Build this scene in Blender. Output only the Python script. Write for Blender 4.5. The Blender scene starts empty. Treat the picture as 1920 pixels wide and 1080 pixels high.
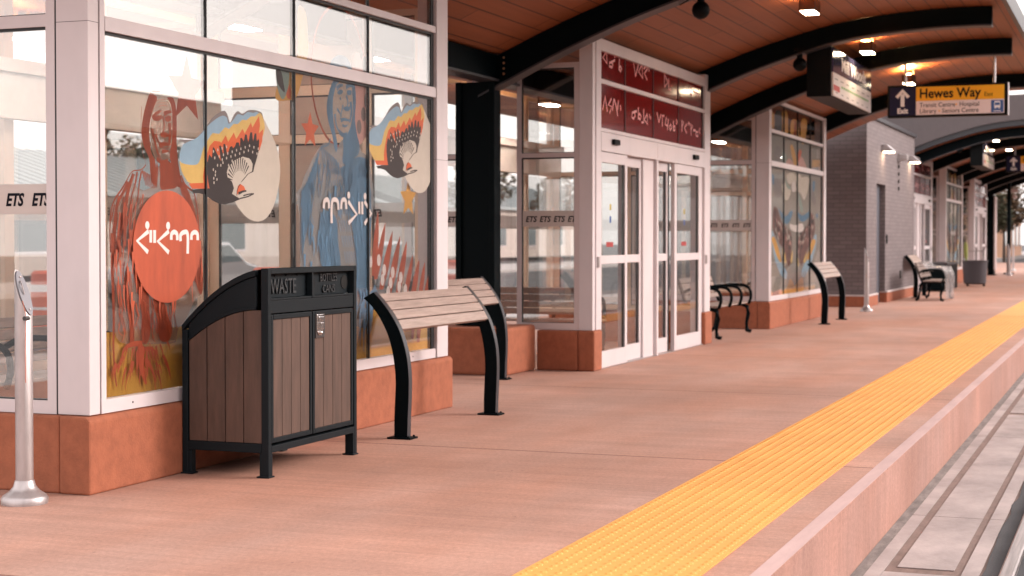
import bpy, math, random
from mathutils import Vector
random.seed(7)
SC = bpy.context.scene
COL = SC.collection

# ------------------------------------------------------------------ camera
F_PX, CAM_H, HORIZON = 3050.0, 1.3, 449.0
YAW = math.atan(1171.5 / F_PX)
PITCH = math.radians(1.2)
cam_d = bpy.data.cameras.new('camera')
cam = bpy.data.objects.new('camera', cam_d)
COL.objects.link(cam)
cam.location = (0, 0, CAM_H)
cam.rotation_euler = (math.pi / 2 - PITCH, 0, YAW - math.pi / 2)
cam_d.sensor_width = 36.0
cam_d.lens = 36.0 * F_PX / 1920
cam_d.shift_y = (HORIZON + F_PX * math.tan(PITCH) - 540) / 1920
cam_d.clip_start = 0.05
cam_d.clip_end = 2000
cam_d.dof.use_dof = True
cam_d.dof.focus_distance = 8.4
cam_d.dof.aperture_fstop = 3.8
SC.camera = cam

# ------------------------------------------------------------------ light
SUN_EL, SUN_AZ = math.radians(24), math.radians(156)   # azimuth clockwise from +Y
w = bpy.data.worlds.new('World')
SC.world = w
w.use_nodes = True
nt = w.node_tree
nt.nodes.clear()
sky = nt.nodes.new('ShaderNodeTexSky')
sky.sky_type = 'NISHITA'
sky.sun_disc = False
sky.sun_elevation = SUN_EL
sky.sun_rotation = SUN_AZ
sky.dust_density = 4.0
hs = nt.nodes.new('ShaderNodeHueSaturation')
hs.inputs['Saturation'].default_value = 0.22
mx = nt.nodes.new('ShaderNodeMix')
mx.data_type = 'RGBA'
mx.blend_type = 'MULTIPLY'
mx.inputs['Factor'].default_value = 1.0
mx.inputs['B'].default_value = (1.0, 0.91, 0.875, 1)
bg = nt.nodes.new('ShaderNodeBackground')
bg.inputs['Strength'].default_value = 0.15
wo = nt.nodes.new('ShaderNodeOutputWorld')
nt.links.new(sky.outputs[0], hs.inputs['Color'])
nt.links.new(hs.outputs[0], mx.inputs['A'])
cl = nt.nodes.new('ShaderNodeMix')          # thin even cloud over the clear sky
cl.data_type = 'RGBA'
cl.inputs['Factor'].default_value = 0.55
cl.inputs['B'].default_value = (6.6, 6.08, 5.9, 1)
nt.links.new(mx.outputs['Result'], cl.inputs['A'])
nt.links.new(cl.outputs['Result'], bg.inputs['Color'])
nt.links.new(bg.outputs[0], wo.inputs[0])
sun_d = bpy.data.lights.new('sun', 'SUN')
sun_d.energy = 0.75
sun_d.angle = math.radians(15)
sun_d.color = (1.0, 0.86, 0.80)
sun = bpy.data.objects.new('sun', sun_d)
COL.objects.link(sun)
sd = Vector((math.sin(SUN_AZ) * math.cos(SUN_EL), math.cos(SUN_AZ) * math.cos(SUN_EL), math.sin(SUN_EL)))
sun.rotation_euler = sd.to_track_quat('Z', 'Y').to_euler()
sun.location = (0, -10, 20)
SC.view_settings.view_transform = 'Standard'
SC.view_settings.look = 'None'
SC.view_settings.gamma = 1
SC.view_settings.exposure = 1.45
SC.render.engine = 'CYCLES'
SC.cycles.transparent_max_bounces = 40
SC.cycles.max_bounces = 10
SC.cycles.use_denoising = True
SC.cycles.denoiser = 'OPENIMAGEDENOISE'
SC.cycles.denoising_input_passes = 'RGB_ALBEDO_NORMAL'
SC.cycles.denoising_prefilter = 'ACCURATE'
SC.cycles.sample_clamp_indirect = 4.0

# ------------------------------------------------------------------ helpers
def lin(c):
    if isinstance(c, str):
        c = [int(c[i:i + 2], 16) / 255 for i in (1, 3, 5)]
        return tuple(((x + 0.055) / 1.055) ** 2.4 if x > 0.04045 else x / 12.92 for x in c)
    return tuple(c)

def mat(name, color, rough=0.6, metal=0.0, vary=0.0, scale=(8, 8, 8), bump=0.0, bscale=60, emit=None, estr=0, spec=0.5, transl=0.0, detail=4):
    m = bpy.data.materials.new(name)
    m.use_nodes = True
    t = m.node_tree
    b = t.nodes['Principled BSDF']
    c = lin(color)
    b.inputs['Base Color'].default_value = (*c, 1)
    b.inputs['Roughness'].default_value = rough
    b.inputs['Metallic'].default_value = metal
    b.inputs['Specular IOR Level'].default_value = spec
    if emit is not None:
        b.inputs['Emission Color'].default_value = (*lin(emit), 1)
        b.inputs['Emission Strength'].default_value = estr
    if vary or bump:
        geo = t.nodes.new('ShaderNodeNewGeometry')
        mp = t.nodes.new('ShaderNodeMapping')
        mp.inputs['Scale'].default_value = scale
        t.links.new(geo.outputs['Position'], mp.inputs['Vector'])
    if vary:
        n = t.nodes.new('ShaderNodeTexNoise')
        n.inputs['Scale'].default_value = 1.0
        n.inputs['Detail'].default_value = detail
        n.inputs['Roughness'].default_value = 0.65
        t.links.new(mp.outputs[0], n.inputs['Vector'])
        r = t.nodes.new('ShaderNodeMapRange')
        r.inputs['From Min'].default_value = 0.3
        r.inputs['From Max'].default_value = 0.7
        r.inputs['To Min'].default_value = 1 - vary
        r.inputs['To Max'].default_value = 1 + vary
        t.links.new(n.outputs[0], r.inputs['Value'])
        mm = t.nodes.new('ShaderNodeMix')
        mm.data_type = 'RGBA'
        mm.blend_type = 'MULTIPLY'
        mm.inputs['Factor'].default_value = 1
        mm.inputs['A'].default_value = (*c, 1)
        t.links.new(r.outputs[0], mm.inputs['B'])
        t.links.new(mm.outputs['Result'], b.inputs['Base Color'])
    if bump:
        n2 = t.nodes.new('ShaderNodeTexNoise')
        n2.inputs['Scale'].default_value = bscale
        n2.inputs['Detail'].default_value = 5
        t.links.new(geo.outputs['Position'], n2.inputs['Vector'])
        bp = t.nodes.new('ShaderNodeBump')
        bp.inputs['Strength'].default_value = bump
        bp.inputs['Distance'].default_value = 0.01
        t.links.new(n2.outputs[0], bp.inputs['Height'])
        t.links.new(bp.outputs[0], b.inputs['Normal'])
    return m

def nd(m):
    return m.node_tree, m.node_tree.nodes['Principled BSDF']

class MB:
    def __init__(s):
        s.v, s.f, s.mi, s.cur = [], [], [], 0
    def add(s, vs, fs):
        o = len(s.v)
        s.v += [tuple(p) for p in vs]
        for f in fs:
            s.f.append([o + i for i in f])
            s.mi.append(s.cur)
        return s
    def box(s, x0, x1, y0, y1, z0, z1):
        if x0 > x1: x0, x1 = x1, x0
        if y0 > y1: y0, y1 = y1, y0
        if z0 > z1: z0, z1 = z1, z0
        return s.add([(x, y, z) for z in (z0, z1) for y in (y0, y1) for x in (x0, x1)],
                     [(0, 2, 3, 1), (4, 5, 7, 6), (0, 1, 5, 4), (2, 6, 7, 3), (0, 4, 6, 2), (1, 3, 7, 5)])
    def prism(s, poly, axis, a, b):
        def P(p, t):
            return {'x': (t, p[0], p[1]), 'y': (p[0], t, p[1]), 'z': (p[0], p[1], t)}[axis]
        n = len(poly)
        vs = [P(p, a) for p in poly] + [P(p, b) for p in poly]
        fs = [list(range(n)), list(range(2 * n - 1, n - 1, -1))]
        fs += [(i, n + i, n + (i + 1) % n, (i + 1) % n) for i in range(n)]
        return s.add(vs, fs)
    def flat(s, poly, y):
        return s.add([(p[0], y, p[1]) for p in poly], [list(range(len(poly)))])
    def tube(s, pts, r, n=8, caps=True):
        pts = [Vector(p) for p in pts]
        rs = r if isinstance(r, (list, tuple)) else [r] * len(pts)
        rings = []
        ref = Vector((0, 0, 1))
        for i, p in enumerate(pts):
            d = (pts[min(i + 1, len(pts) - 1)] - pts[max(i - 1, 0)]).normalized()
            up = ref if abs(d.dot(ref)) < 0.95 else Vector((1, 0, 0))
            a = d.cross(up).normalized()
            b = a.cross(d)
            rings.append([p + (a * math.cos(2 * math.pi * k / n) + b * math.sin(2 * math.pi * k / n)) * rs[i] for k in range(n)])
        vs = [q for r_ in rings for q in r_]
        fs = []
        for i in range(len(pts) - 1):
            for k in range(n):
                fs.append((i * n + k, i * n + (k + 1) % n, (i + 1) * n + (k + 1) % n, (i + 1) * n + k))
        if caps:
            fs.append(list(range(n - 1, -1, -1)))
            fs.append([len(vs) - n + k for k in range(n)])
        return s.add(vs, fs)
    def lathe(s, prof, c, n=24):
        vs, fs = [], []
        for r, z in prof:
            for k in range(n):
                a = 2 * math.pi * k / n
                vs.append((c[0] + r * math.cos(a), c[1] + r * math.sin(a), c[2] + z))
        for i in range(len(prof) - 1):
            for k in range(n):
                fs.append((i * n + k, i * n + (k + 1) % n, (i + 1) * n + (k + 1) % n, (i + 1) * n + k))
        fs.append(list(range(n - 1, -1, -1)))
        fs.append([len(vs) - n + k for k in range(n)])
        return s.add(vs, fs)
    def ball(s, c, r, n=12, sq=(1, 1, 1)):
        vs, fs = [], []
        m_ = n // 2
        for i in range(1, m_):
            th = math.pi * i / m_
            for k in range(n):
                a = 2 * math.pi * k / n
                vs.append((c[0] + r * sq[0] * math.sin(th) * math.cos(a), c[1] + r * sq[1] * math.sin(th) * math.sin(a), c[2] + r * sq[2] * math.cos(th)))
        for i in range(m_ - 2):
            for k in range(n):
                fs.append((i * n + k, (i + 1) * n + k, (i + 1) * n + (k + 1) % n, i * n + (k + 1) % n))
        t = len(vs)
        vs += [(c[0], c[1], c[2] + r * sq[2]), (c[0], c[1], c[2] - r * sq[2])]
        for k in range(n):
            fs.append((t, k, (k + 1) % n))
            fs.append((t + 1, (m_ - 2) * n + (k + 1) % n, (m_ - 2) * n + k))
        return s.add(vs, fs)
    def build(s, name, m, parent=None, bevel=0.0, smooth=False, local=False):
        me = bpy.data.meshes.new(name)
        me.from_pydata(s.v, [], s.f)
        for mm in (m if isinstance(m, (list, tuple)) else [m]):
            me.materials.append(mm)
        me.polygons.foreach_set('material_index', s.mi)
        if smooth:
            me.polygons.foreach_set('use_smooth', [True] * len(me.polygons))
        me.update()
        o = bpy.data.objects.new(name, me)
        COL.objects.link(o)
        if smooth:
            try:
                md = o.modifiers.new('split', 'EDGE_SPLIT'); md.split_angle = math.radians(40)
            except Exception:
                pass
        if bevel:
            md = o.modifiers.new('bevel', 'BEVEL')
            md.width = bevel; md.segments = 2; md.limit_method = 'ANGLE'; md.angle_limit = math.radians(40)
        if parent:
            attach(o, parent, local)
        return o

def pieces(name, m, parent, boxes, bevel=0.0):
    return [MB().box(*b).build(name, m, parent, bevel=bevel) for b in boxes]

def wloc(o):
    v = Vector((0, 0, 0))
    while o:
        v = v + o.location
        o = o.parent
    return v

def attach(o, parent, local=False):
    o.parent = parent
    if not local:
        o.location = o.location - wloc(parent)
    return o

def tag(o, label=None, cat=None, group=None, kind=None):
    if label: o['label'] = label
    if cat: o['category'] = cat
    if group: o['group'] = group
    if kind: o['kind'] = kind
    return o

def thing(name, label, cat, loc=(0, 0, 0), group=None, rz=0):
    o = bpy.data.objects.new(name, None)
    o.empty_display_size = 0.2
    COL.objects.link(o)
    o.location = loc
    o.rotation_euler = (0, 0, rz)
    return tag(o, label, cat, group)

def copy_tree(o, parent=None):
    c = o.copy()
    COL.objects.link(c)
    if parent: c.parent = parent
    for ch in list(o.children):
        copy_tree(ch, c)
    return c

def dup(root, loc, label, group=None, rz=None):
    c = copy_tree(root)
    c.location = loc
    if rz is not None: c.rotation_euler = (0, 0, rz)
    c['label'] = label
    if group: c['group'] = group
    return c

def text(name, s, size, m, parent, loc, rot, extrude=0.001, shear=0.0, offset=0.0, align='LEFT', sx=1.0, spacing=1.0):
    cu = bpy.data.curves.new(name, 'FONT')
    cu.body = s
    cu.size = size
    cu.extrude = extrude
    cu.shear = shear
    cu.offset = offset
    cu.align_x = align
    cu.space_character = spacing
    cu.resolution_u = 3
    cu.materials.append(m)
    tmp = bpy.data.objects.new(name, cu)
    me = bpy.data.meshes.new_from_object(tmp)
    bpy.data.objects.remove(tmp)
    bpy.data.curves.remove(cu)
    me.name = name
    o = bpy.data.objects.new(name, me)
    COL.objects.link(o)
    o.location = loc
    o.rotation_euler = rot
    o.scale = (sx, 1, 1)
    attach(o, parent)
    return o
ROT_S = (math.pi / 2, 0, 0)                 # reads along +X, faces -Y (the platform side)
ROT_W = (math.pi / 2, 0, -math.pi / 2)      # reads along -Y, faces -X (towards the camera end)

# a traced point: from a zoomed crop of the photo to the flat wall plane it was drawn on
_cp, _sp, _cy, _sy = math.cos(PITCH), math.sin(PITCH), math.cos(YAW), math.sin(YAW)
FWD = Vector((_cp * _cy, _cp * _sy, -_sp)); RGT = Vector((_sy, -_cy, 0)); UPV = RGT.cross(FWD)
PCY = HORIZON + F_PX * math.tan(PITCH)
def on_wall(px, py, y):
    d = FWD + RGT * ((px - 960) / F_PX) - UPV * ((py - PCY) / F_PX)
    t = y / d.y
    return (d.x * t, CAM_H + d.z * t)
def tracer(x0, y0, s, y):
    return lambda pts: [on_wall(x0 + p[0] / s, y0 + p[1] / s, y) for p in pts]

def smooth_path(pts, n=5, closed=False):
    out = []
    m_ = len(pts)
    rng = m_ if closed else m_ - 1
    for i in range(rng):
        p = [pts[(i + k) % m_] if closed else pts[min(max(i + k, 0), m_ - 1)] for k in (-1, 0, 1, 2)]
        for k in range(n):
            t = k / n
            out.append(tuple(0.5 * (2 * p[1][d] + (p[2][d] - p[0][d]) * t + (2 * p[0][d] - 5 * p[1][d] + 4 * p[2][d] - p[3][d]) * t * t + (3 * p[1][d] - p[0][d] - 3 * p[2][d] + p[3][d]) * t ** 3) for d in range(2)))
    if not closed:
        out.append(tuple(pts[-1]))
    return out

class Art:
    """flat film cut-outs on one wall plane, each a hair further out than the last"""
    def __init__(s, y, step=-0.00006):
        s.mb, s.y, s.step, s.k = MB(), y, step, 0
    def yy(s):
        s.k += 1
        return s.y + s.step * s.k
    def poly(s, pts, mi):
        s.mb.cur = mi
        s.mb.flat(pts, s.yy())
    def stroke(s, pts, w0, mi, w1=None, smooth=True, n=5):
        w1 = w0 if w1 is None else w1
        pts = smooth_path(pts, n) if smooth and len(pts) > 2 else pts
        y = s.yy()
        L, R_ = [], []
        for i, p in enumerate(pts):
            a = pts[max(i - 1, 0)]; b = pts[min(i + 1, len(pts) - 1)]
            dx, dz = b[0] - a[0], b[1] - a[1]
            q = math.hypot(dx, dz) or 1e-6
            t = i / max(1, len(pts) - 1)
            wv = (w0 + (w1 - w0) * t) / 2
            L.append((p[0] - dz / q * wv, y, p[1] + dx / q * wv))
            R_.append((p[0] + dz / q * wv, y, p[1] - dx / q * wv))
        n_ = len(pts)
        s.mb.cur = mi
        s.mb.add(L + R_, [(i, i + 1, n_ + i + 1, n_ + i) for i in range(n_ - 1)])
    def disc(s, c, rx, rz, mi, n=28):
        s.poly([(c[0] + rx * math.cos(2 * math.pi * k / n), c[1] + rz * math.sin(2 * math.pi * k / n)) for k in range(n)], mi)
    def build(s, name, mats, parent):
        return s.mb.build(name, mats, parent)

# ------------------------------------------------------------------ materials
M = {}
M['white_alu'] = mat('white_aluminium', (0.60, 0.545, 0.56), 0.42, 0.0, vary=0.05, scale=(3, 3, 1.5), bump=0.02, bscale=200)
M['grey_alu'] = mat('pinkish_and_shaded_alu', (0.55, 0.47, 0.47), 0.42, 0.0, vary=0.05, scale=(3, 3, 3))  # also the shaded copy of the white frame on walls facing -X
M['gasket'] = mat('black_gasket', (0.006, 0.008, 0.010), 0.5)
M['steel'] = mat('black_painted_steel', (0.0012, 0.0042, 0.0058), 0.5, 0.0, bump=0.03, bscale=150, spec=0.06)
M['steel_edge'] = mat('dark_grey_painted_steel', (0.030, 0.030, 0.036), 0.45)
M['stucco'] = mat('orange_concrete', (0.305, 0.097, 0.048), 0.85, vary=0.16, scale=(14, 14, 12), bump=0.25, bscale=90)
M['tan'] = mat('tan_painted_post', (0.74, 0.56, 0.43), 0.6, vary=0.08, scale=(2, 2, 1))
M['brown_panel'] = mat('brown_panel', (0.16, 0.085, 0.055), 0.6, vary=0.1, scale=(1, 1, 1))
M['galv'] = mat('brushed_galvanised_steel', (0.44, 0.40, 0.40), 0.40, 0.7, vary=0.12, scale=(18, 18, 5), bump=0.04, bscale=60)
M['bolt'] = mat('brass_coloured_bolt', (0.40, 0.24, 0.14), 0.4, 0.8)
M['bin_black'] = mat('black_bin_plastic', (0.0055, 0.0095, 0.0125), 0.55, bump=0.06, bscale=220, spec=0.16)
M['bin_slat'] = mat('brown_recycled_slat', (0.076, 0.042, 0.030), 0.65, vary=0.30, scale=(20, 20, 3), bump=0.1, bscale=150)
M['bench_slat'] = mat('grey_brown_slat', (0.31, 0.232, 0.200), 0.5, vary=0.25, scale=(4, 60, 60), bump=0.1, bscale=120)
M['black'] = mat('black_plastic', (0.0012, 0.0022, 0.003), 0.5, spec=0.12)
M['bin_letter'] = mat('edge_lit_raised_letter', (0.022, 0.026, 0.030), 0.5)  # bin black lightened to stand for light catching the letter edges
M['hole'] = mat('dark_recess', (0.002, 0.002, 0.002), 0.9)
M['chrome'] = mat('polished_latch', (0.72, 0.70, 0.69), 0.18, 1.0)
M['label_grey'] = mat('grey_plate', (0.035, 0.030, 0.030), 0.5)
M['letter_dark'] = mat('dark_letter', (0.006, 0.006, 0.011), 0.6, spec=0.08)
M['letter_white'] = mat('white_letter', (0.78, 0.74, 0.74), 0.5)
M['lamp'] = mat('lamp_face', (0.9, 0.85, 0.75), 0.4, emit=(1.0, 0.78, 0.52), estr=30.0)
M['lamp_up'] = mat('lamp_up_face', (0.9, 0.85, 0.75), 0.4, emit=(1.0, 0.55, 0.22), estr=320.0)
M['brown_metal'] = mat('bronze_lamp_body', (0.10, 0.055, 0.035), 0.45, 0.3)
M['door_grey'] = mat('slate_door', (0.07, 0.075, 0.095), 0.5)
M['road'] = mat('asphalt', (0.055, 0.054, 0.058), 0.9, vary=0.25, scale=(1.5, 1.5, 1), bump=0.2, bscale=80)
M['sidewalk'] = mat('sidewalk_concrete', (0.36, 0.33, 0.32), 0.9, vary=0.15, scale=(1, 1, 1))
M['rail'] = mat('worn_rail_steel', (0.42, 0.37, 0.36), 0.40, 0.8, vary=0.3, scale=(2, 60, 20))
M['rail_side'] = mat('rusty_rail', (0.16, 0.095, 0.075), 0.7, vary=0.3, scale=(4, 20, 20))

def glass_mat(name, tint, f0, pw, rise, rough=0.0):
    m = bpy.data.materials.new(name)
    m.use_nodes = True
    t = m.node_tree
    t.nodes.clear()
    out = t.nodes.new('ShaderNodeOutputMaterial')
    mix = t.nodes.new('ShaderNodeMixShader')
    tr = t.nodes.new('ShaderNodeBsdfTransparent')
    tr.inputs['Color'].default_value = (*tint, 1)
    gl = t.nodes.new('ShaderNodeBsdfGlossy')
    gl.inputs['Roughness'].default_value = rough
    gl.inputs['Color'].default_value = (1, 1, 1, 1)
    geo = t.nodes.new('ShaderNodeNewGeometry')
    dot = t.nodes.new('ShaderNodeVectorMath'); dot.operation = 'DOT_PRODUCT'
    t.links.new(geo.outputs['Incoming'], dot.inputs[0])
    t.links.new(geo.outputs['Normal'], dot.inputs[1])
    ab = t.nodes.new('ShaderNodeMath'); ab.operation = 'ABSOLUTE'
    t.links.new(dot.outputs['Value'], ab.inputs[0])
    om = t.nodes.new('ShaderNodeMath'); om.operation = 'SUBTRACT'; om.inputs[0].default_value = 1.0
    t.links.new(ab.outputs[0], om.inputs[1])
    po = t.nodes.new('ShaderNodeMath'); po.operation = 'POWER'; po.inputs[1].default_value = pw
    t.links.new(om.outputs[0], po.inputs[0])
    ma = t.nodes.new('ShaderNodeMath'); ma.operation = 'MULTIPLY_ADD'
    ma.inputs[1].default_value = rise; ma.inputs[2].default_value = f0
    t.links.new(po.outputs[0], ma.inputs[0])
    t.links.new(ma.outputs[0], mix.inputs[0])
    t.links.new(tr.outputs[0], mix.inputs[1])
    t.links.new(gl.outputs[0], mix.inputs[2])
    t.links.new(mix.outputs[0], out.inputs[0])
    return m
M['glass'] = glass_mat('clear_glass', (0.95, 0.955, 0.95), 0.165, 3.0, 0.04)

def film_mat(name, color, alpha, rough=0.5):
    m = bpy.data.materials.new(name)
    m.use_nodes = True
    t, b = nd(m)
    b.inputs['Base Color'].default_value = (*lin(color), 1)
    b.inputs['Roughness'].default_value = rough
    tr = t.nodes.new('ShaderNodeBsdfTransparent')
    mix = t.nodes.new('ShaderNodeMixShader')
    mix.inputs[0].default_value = alpha
    out = t.nodes['Material Output']
    t.links.new(tr.outputs[0], mix.inputs[1])
    t.links.new(b.outputs[0], mix.inputs[2])
    t.links.new(mix.outputs[0], out.inputs[0])
    return m
M['frost'] = film_mat('frosted_film', (0.62, 0.55, 0.52), 0.72)
M['red_film'] = mat('deep_red_panel', (0.150, 0.010, 0.010), 0.10, spec=0.4)
M['yellow_film'] = film_mat('yellow_film', (0.62, 0.33, 0.045), 0.86)
M['clear_plastic'] = film_mat('crumpled_plastic_wrap', (0.45, 0.42, 0.42), 0.40, 0.2)

def platform_mat(name, base, streak=(0.35, 5.0, 1.0), joints=True, vary=0.14, vertical=False):
    """pink broomed concrete with tooled joints every 4.2 m"""
    m = bpy.data.materials.new(name)
    m.use_nodes = True
    t, b = nd(m)
    L = t.links.new
    geo = t.nodes.new('ShaderNodeNewGeometry')
    def noise(sc, detail=5, rough=0.6):
        mp = t.nodes.new('ShaderNodeMapping'); mp.inputs['Scale'].default_value = sc
        L(geo.outputs['Position'], mp.inputs['Vector'])
        n = t.nodes.new('ShaderNodeTexNoise'); n.inputs['Scale'].default_value = 1; n.inputs['Detail'].default_value = detail; n.inputs['Roughness'].default_value = rough
        L(mp.outputs[0], n.inputs['Vector'])
        return n
    def rng(n, a, b_, lo=0.3, hi=0.7):
        r = t.nodes.new('ShaderNodeMapRange')
        r.inputs['From Min'].default_value = lo; r.inputs['From Max'].default_value = hi
        r.inputs['To Min'].default_value = a; r.inputs['To Max'].default_value = b_
        L(n.outputs[0], r.inputs['Value'])
        return r
    def mul(a, b_):
        q = t.nodes.new('ShaderNodeMath'); q.operation = 'MULTIPLY'
        L(a.outputs[0], q.inputs[0]); L(b_.outputs[0], q.inputs[1])
        return q
    n1 = noise((0.55, 0.45, 0.8), 5, 0.6)
    n2 = noise(streak, 6, 0.7)
    n3 = noise((45, 45, 45), 3, 0.6)
    v = mul(mul(rng(n1, 1 - vary * 1.1, 1 + vary), rng(n2, 1 - vary, 1 + vary * 0.9)), mul(rng(n3, 0.86, 1.12), rng(noise((170, 170, 170), 2, 0.5), 0.88, 1.12)))
    hue = t.nodes.new('ShaderNodeMix'); hue.data_type = 'RGBA'
    c = lin(base)
    hue.inputs['A'].default_value = (c[0] * 1.0, c[1] * 0.90, c[2] * 0.84, 1)
    hue.inputs['B'].default_value = (c[0] * 1.0, c[1] * 1.07, c[2] * 1.13, 1)
    n4 = noise((0.30, 0.8, 0.5), 4, 0.6)
    L(rng(n4, 0, 1, 0.35, 0.65).outputs[0], hue.inputs['Factor'])
    mm = t.nodes.new('ShaderNodeMix'); mm.data_type = 'RGBA'; mm.blend_type = 'MULTIPLY'; mm.inputs['Factor'].default_value = 1
    L(hue.outputs['Result'], mm.inputs['A'])
    L(v.outputs[0], mm.inputs['B'])
    # small dark spots, gum and soft pale bloom
    sp = noise((16, 16, 16), 2, 0.5)
    spr = rng(sp, 1.0, 0.62, 0.735, 0.775)
    bl = noise((0.9, 2.2, 1.0), 6, 0.62)
    blr = rng(bl, 0.95, 1.10, 0.36, 0.70)
    mm2 = t.nodes.new('ShaderNodeMix'); mm2.data_type = 'RGBA'; mm2.blend_type = 'MULTIPLY'; mm2.inputs['Factor'].default_value = 1
    L(mm.outputs['Result'], mm2.inputs['A']); L(mul(spr, blr).outputs[0], mm2.inputs['B'])
    mm = mm2
    last = mm
    if joints:
        sx = t.nodes.new('ShaderNodeSeparateXYZ')
        L(geo.outputs['Position'], sx.inputs[0])
        a = t.nodes.new('ShaderNodeMath'); a.operation = 'ADD'; a.inputs[1].default_value = -9.35 + 42.0 + 2.1
        L(sx.outputs[0], a.inputs[0])
        md = t.nodes.new('ShaderNodeMath'); md.operation = 'MODULO'; md.inputs[1].default_value = 4.2
        L(a.outputs[0], md.inputs[0])
        s2 = t.nodes.new('ShaderNodeMath'); s2.operation = 'SUBTRACT'; s2.inputs[1].default_value = 2.1
        L(md.outputs[0], s2.inputs[0])
        ab = t.nodes.new('ShaderNodeMath'); ab.operation = 'ABSOLUTE'
        L(s2.outputs[0], ab.inputs[0])
        lt = t.nodes.new('ShaderNodeMath'); lt.operation = 'LESS_THAN'; lt.inputs[1].default_value = 0.012
        L(ab.outputs[0], lt.inputs[0])
        jm = t.nodes.new('ShaderNodeMix'); jm.data_type = 'RGBA'
        L(lt.outputs[0], jm.inputs['Factor'])
        L(mm.outputs['Result'], jm.inputs['A'])
        jm.inputs['B'].default_value = (c[0] * 0.45, c[1] * 0.36, c[2] * 0.34, 1)
        last = jm
    L(last.outputs['Result'], b.inputs['Base Color'])
    b.inputs['Roughness'].default_value = 0.82
    bp = t.nodes.new('ShaderNodeBump'); bp.inputs['Strength'].default_value = 0.25; bp.inputs['Distance'].default_value = 0.006
    n5 = noise((12, 90, 40) if not vertical else (60, 60, 10), 4)
    L(n5.outputs[0], bp.inputs['Height'])
    L(bp.outputs[0], b.inputs['Normal'])
    return m
M['platform'] = platform_mat('pink_broomed_concrete', (0.405, 0.228, 0.172), streak=(13.0, 0.55, 1.0))
M['kerb'] = platform_mat('pink_kerb_face', (0.385, 0.212, 0.168), streak=(15.0, 15.0, 1.3), joints=False, vary=0.13, vertical=True)
M['edge'] = mat('pale_edge_strip', (0.50, 0.345, 0.325), 0.85, vary=0.12, scale=(1.2, 6, 6), bump=0.1)

def tile_mat():
    m = mat('yellow_tactile_tile', (0.77, 0.350, 0.088), 0.65, vary=0.05, scale=(1.6, 4, 1), bump=0.1, bscale=120)
    t, b = nd(m)
    L = t.links.new
    src = b.inputs['Base Color'].links[0].from_socket
    geo = t.nodes.new('ShaderNodeNewGeometry')
    sx = t.nodes.new('ShaderNodeSeparateXYZ'); L(geo.outputs['Position'], sx.inputs[0])
    a = t.nodes.new('ShaderNodeMath'); a.operation = 'MULTIPLY_ADD'; a.inputs[1].default_value = 1 / 0.61; a.inputs[2].default_value = -0.30 / 0.61 + 50
    L(sx.outputs[0], a.inputs[0])
    fl = t.nodes.new('ShaderNodeMath'); fl.operation = 'FLOOR'; L(a.outputs[0], fl.inputs[0])
    wn = t.nodes.new('ShaderNodeTexWhiteNoise'); wn.noise_dimensions = '1D'; L(fl.outputs[0], wn.inputs['W'])
    r = t.nodes.new('ShaderNodeMapRange'); r.inputs['To Min'].default_value = 0.955; r.inputs['To Max'].default_value = 1.03
    L(wn.outputs['Value'], r.inputs['Value'])
    n = t.nodes.new('ShaderNodeTexNoise'); n.inputs['Scale'].default_value = 5.0; n.inputs['Detail'].default_value = 8
    L(geo.outputs['Position'], n.inputs['Vector'])
    sc = t.nodes.new('ShaderNodeMapRange'); sc.inputs['From Min'].default_value = 0.60; sc.inputs['From Max'].default_value = 0.72; sc.inputs['To Min'].default_value = 1.0; sc.inputs['To Max'].default_value = 0.88
    L(n.outputs[0], sc.inputs['Value'])
    q = t.nodes.new('ShaderNodeMath'); q.operation = 'MULTIPLY'; L(r.outputs[0], q.inputs[0]); L(sc.outputs[0], q.inputs[1])
    mm = t.nodes.new('ShaderNodeMix'); mm.data_type = 'RGBA'; mm.blend_type = 'MULTIPLY'; mm.inputs['Factor'].default_value = 1
    L(src, mm.inputs['A']); L(q.outputs[0], mm.inputs['B']); L(mm.outputs['Result'], b.inputs['Base Color'])
    return m
M['tactile'] = tile_mat()

def soffit_mat():
    m = bpy.data.materials.new('cedar_soffit')
    m.use_nodes = True
    t, b = nd(m)
    L = t.links.new
    geo = t.nodes.new('ShaderNodeNewGeometry')
    br = t.nodes.new('ShaderNodeTexBrick')
    br.inputs['Scale'].default_value = 1.0
    br.inputs['Brick Width'].default_value = 3.6
    br.inputs['Row Height'].default_value = 0.19
    br.inputs['Mortar Size'].default_value = 0.007
    br.inputs['Mortar Smooth'].default_value = 0.0
    br.inputs['Color1'].default_value = (0.235, 0.076, 0.028, 1)
    br.inputs['Color2'].default_value = (0.285, 0.094, 0.036, 1)
    br.inputs['Mortar'].default_value = (0.045, 0.014, 0.007, 1)
    br.offset = 0.37
    L(geo.outputs['Position'], br.inputs['Vector'])
    mp = t.nodes.new('ShaderNodeMapping'); mp.inputs['Scale'].default_value = (1.2, 22, 1)
    L(geo.outputs['Position'], mp.inputs['Vector'])
    n = t.nodes.new('ShaderNodeTexNoise'); n.inputs['Scale'].default_value = 1; n.inputs['Detail'].default_value = 4
    L(mp.outputs[0], n.inputs['Vector'])
    r = t.nodes.new('ShaderNodeMapRange'); r.inputs['To Min'].default_value = 0.75; r.inputs['To Max'].default_value = 1.25
    L(n.outputs[0], r.inputs['Value'])
    mm = t.nodes.new('ShaderNodeMix'); mm.data_type = 'RGBA'; mm.blend_type = 'MULTIPLY'; mm.inputs['Factor'].default_value = 1
    L(br.outputs['Color'], mm.inputs['A']); L(r.outputs[0], mm.inputs['B'])
    L(mm.outputs['Result'], b.inputs['Base Color'])
    b.inputs['Roughness'].default_value = 0.5
    return m
M['soffit'] = soffit_mat()

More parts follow.
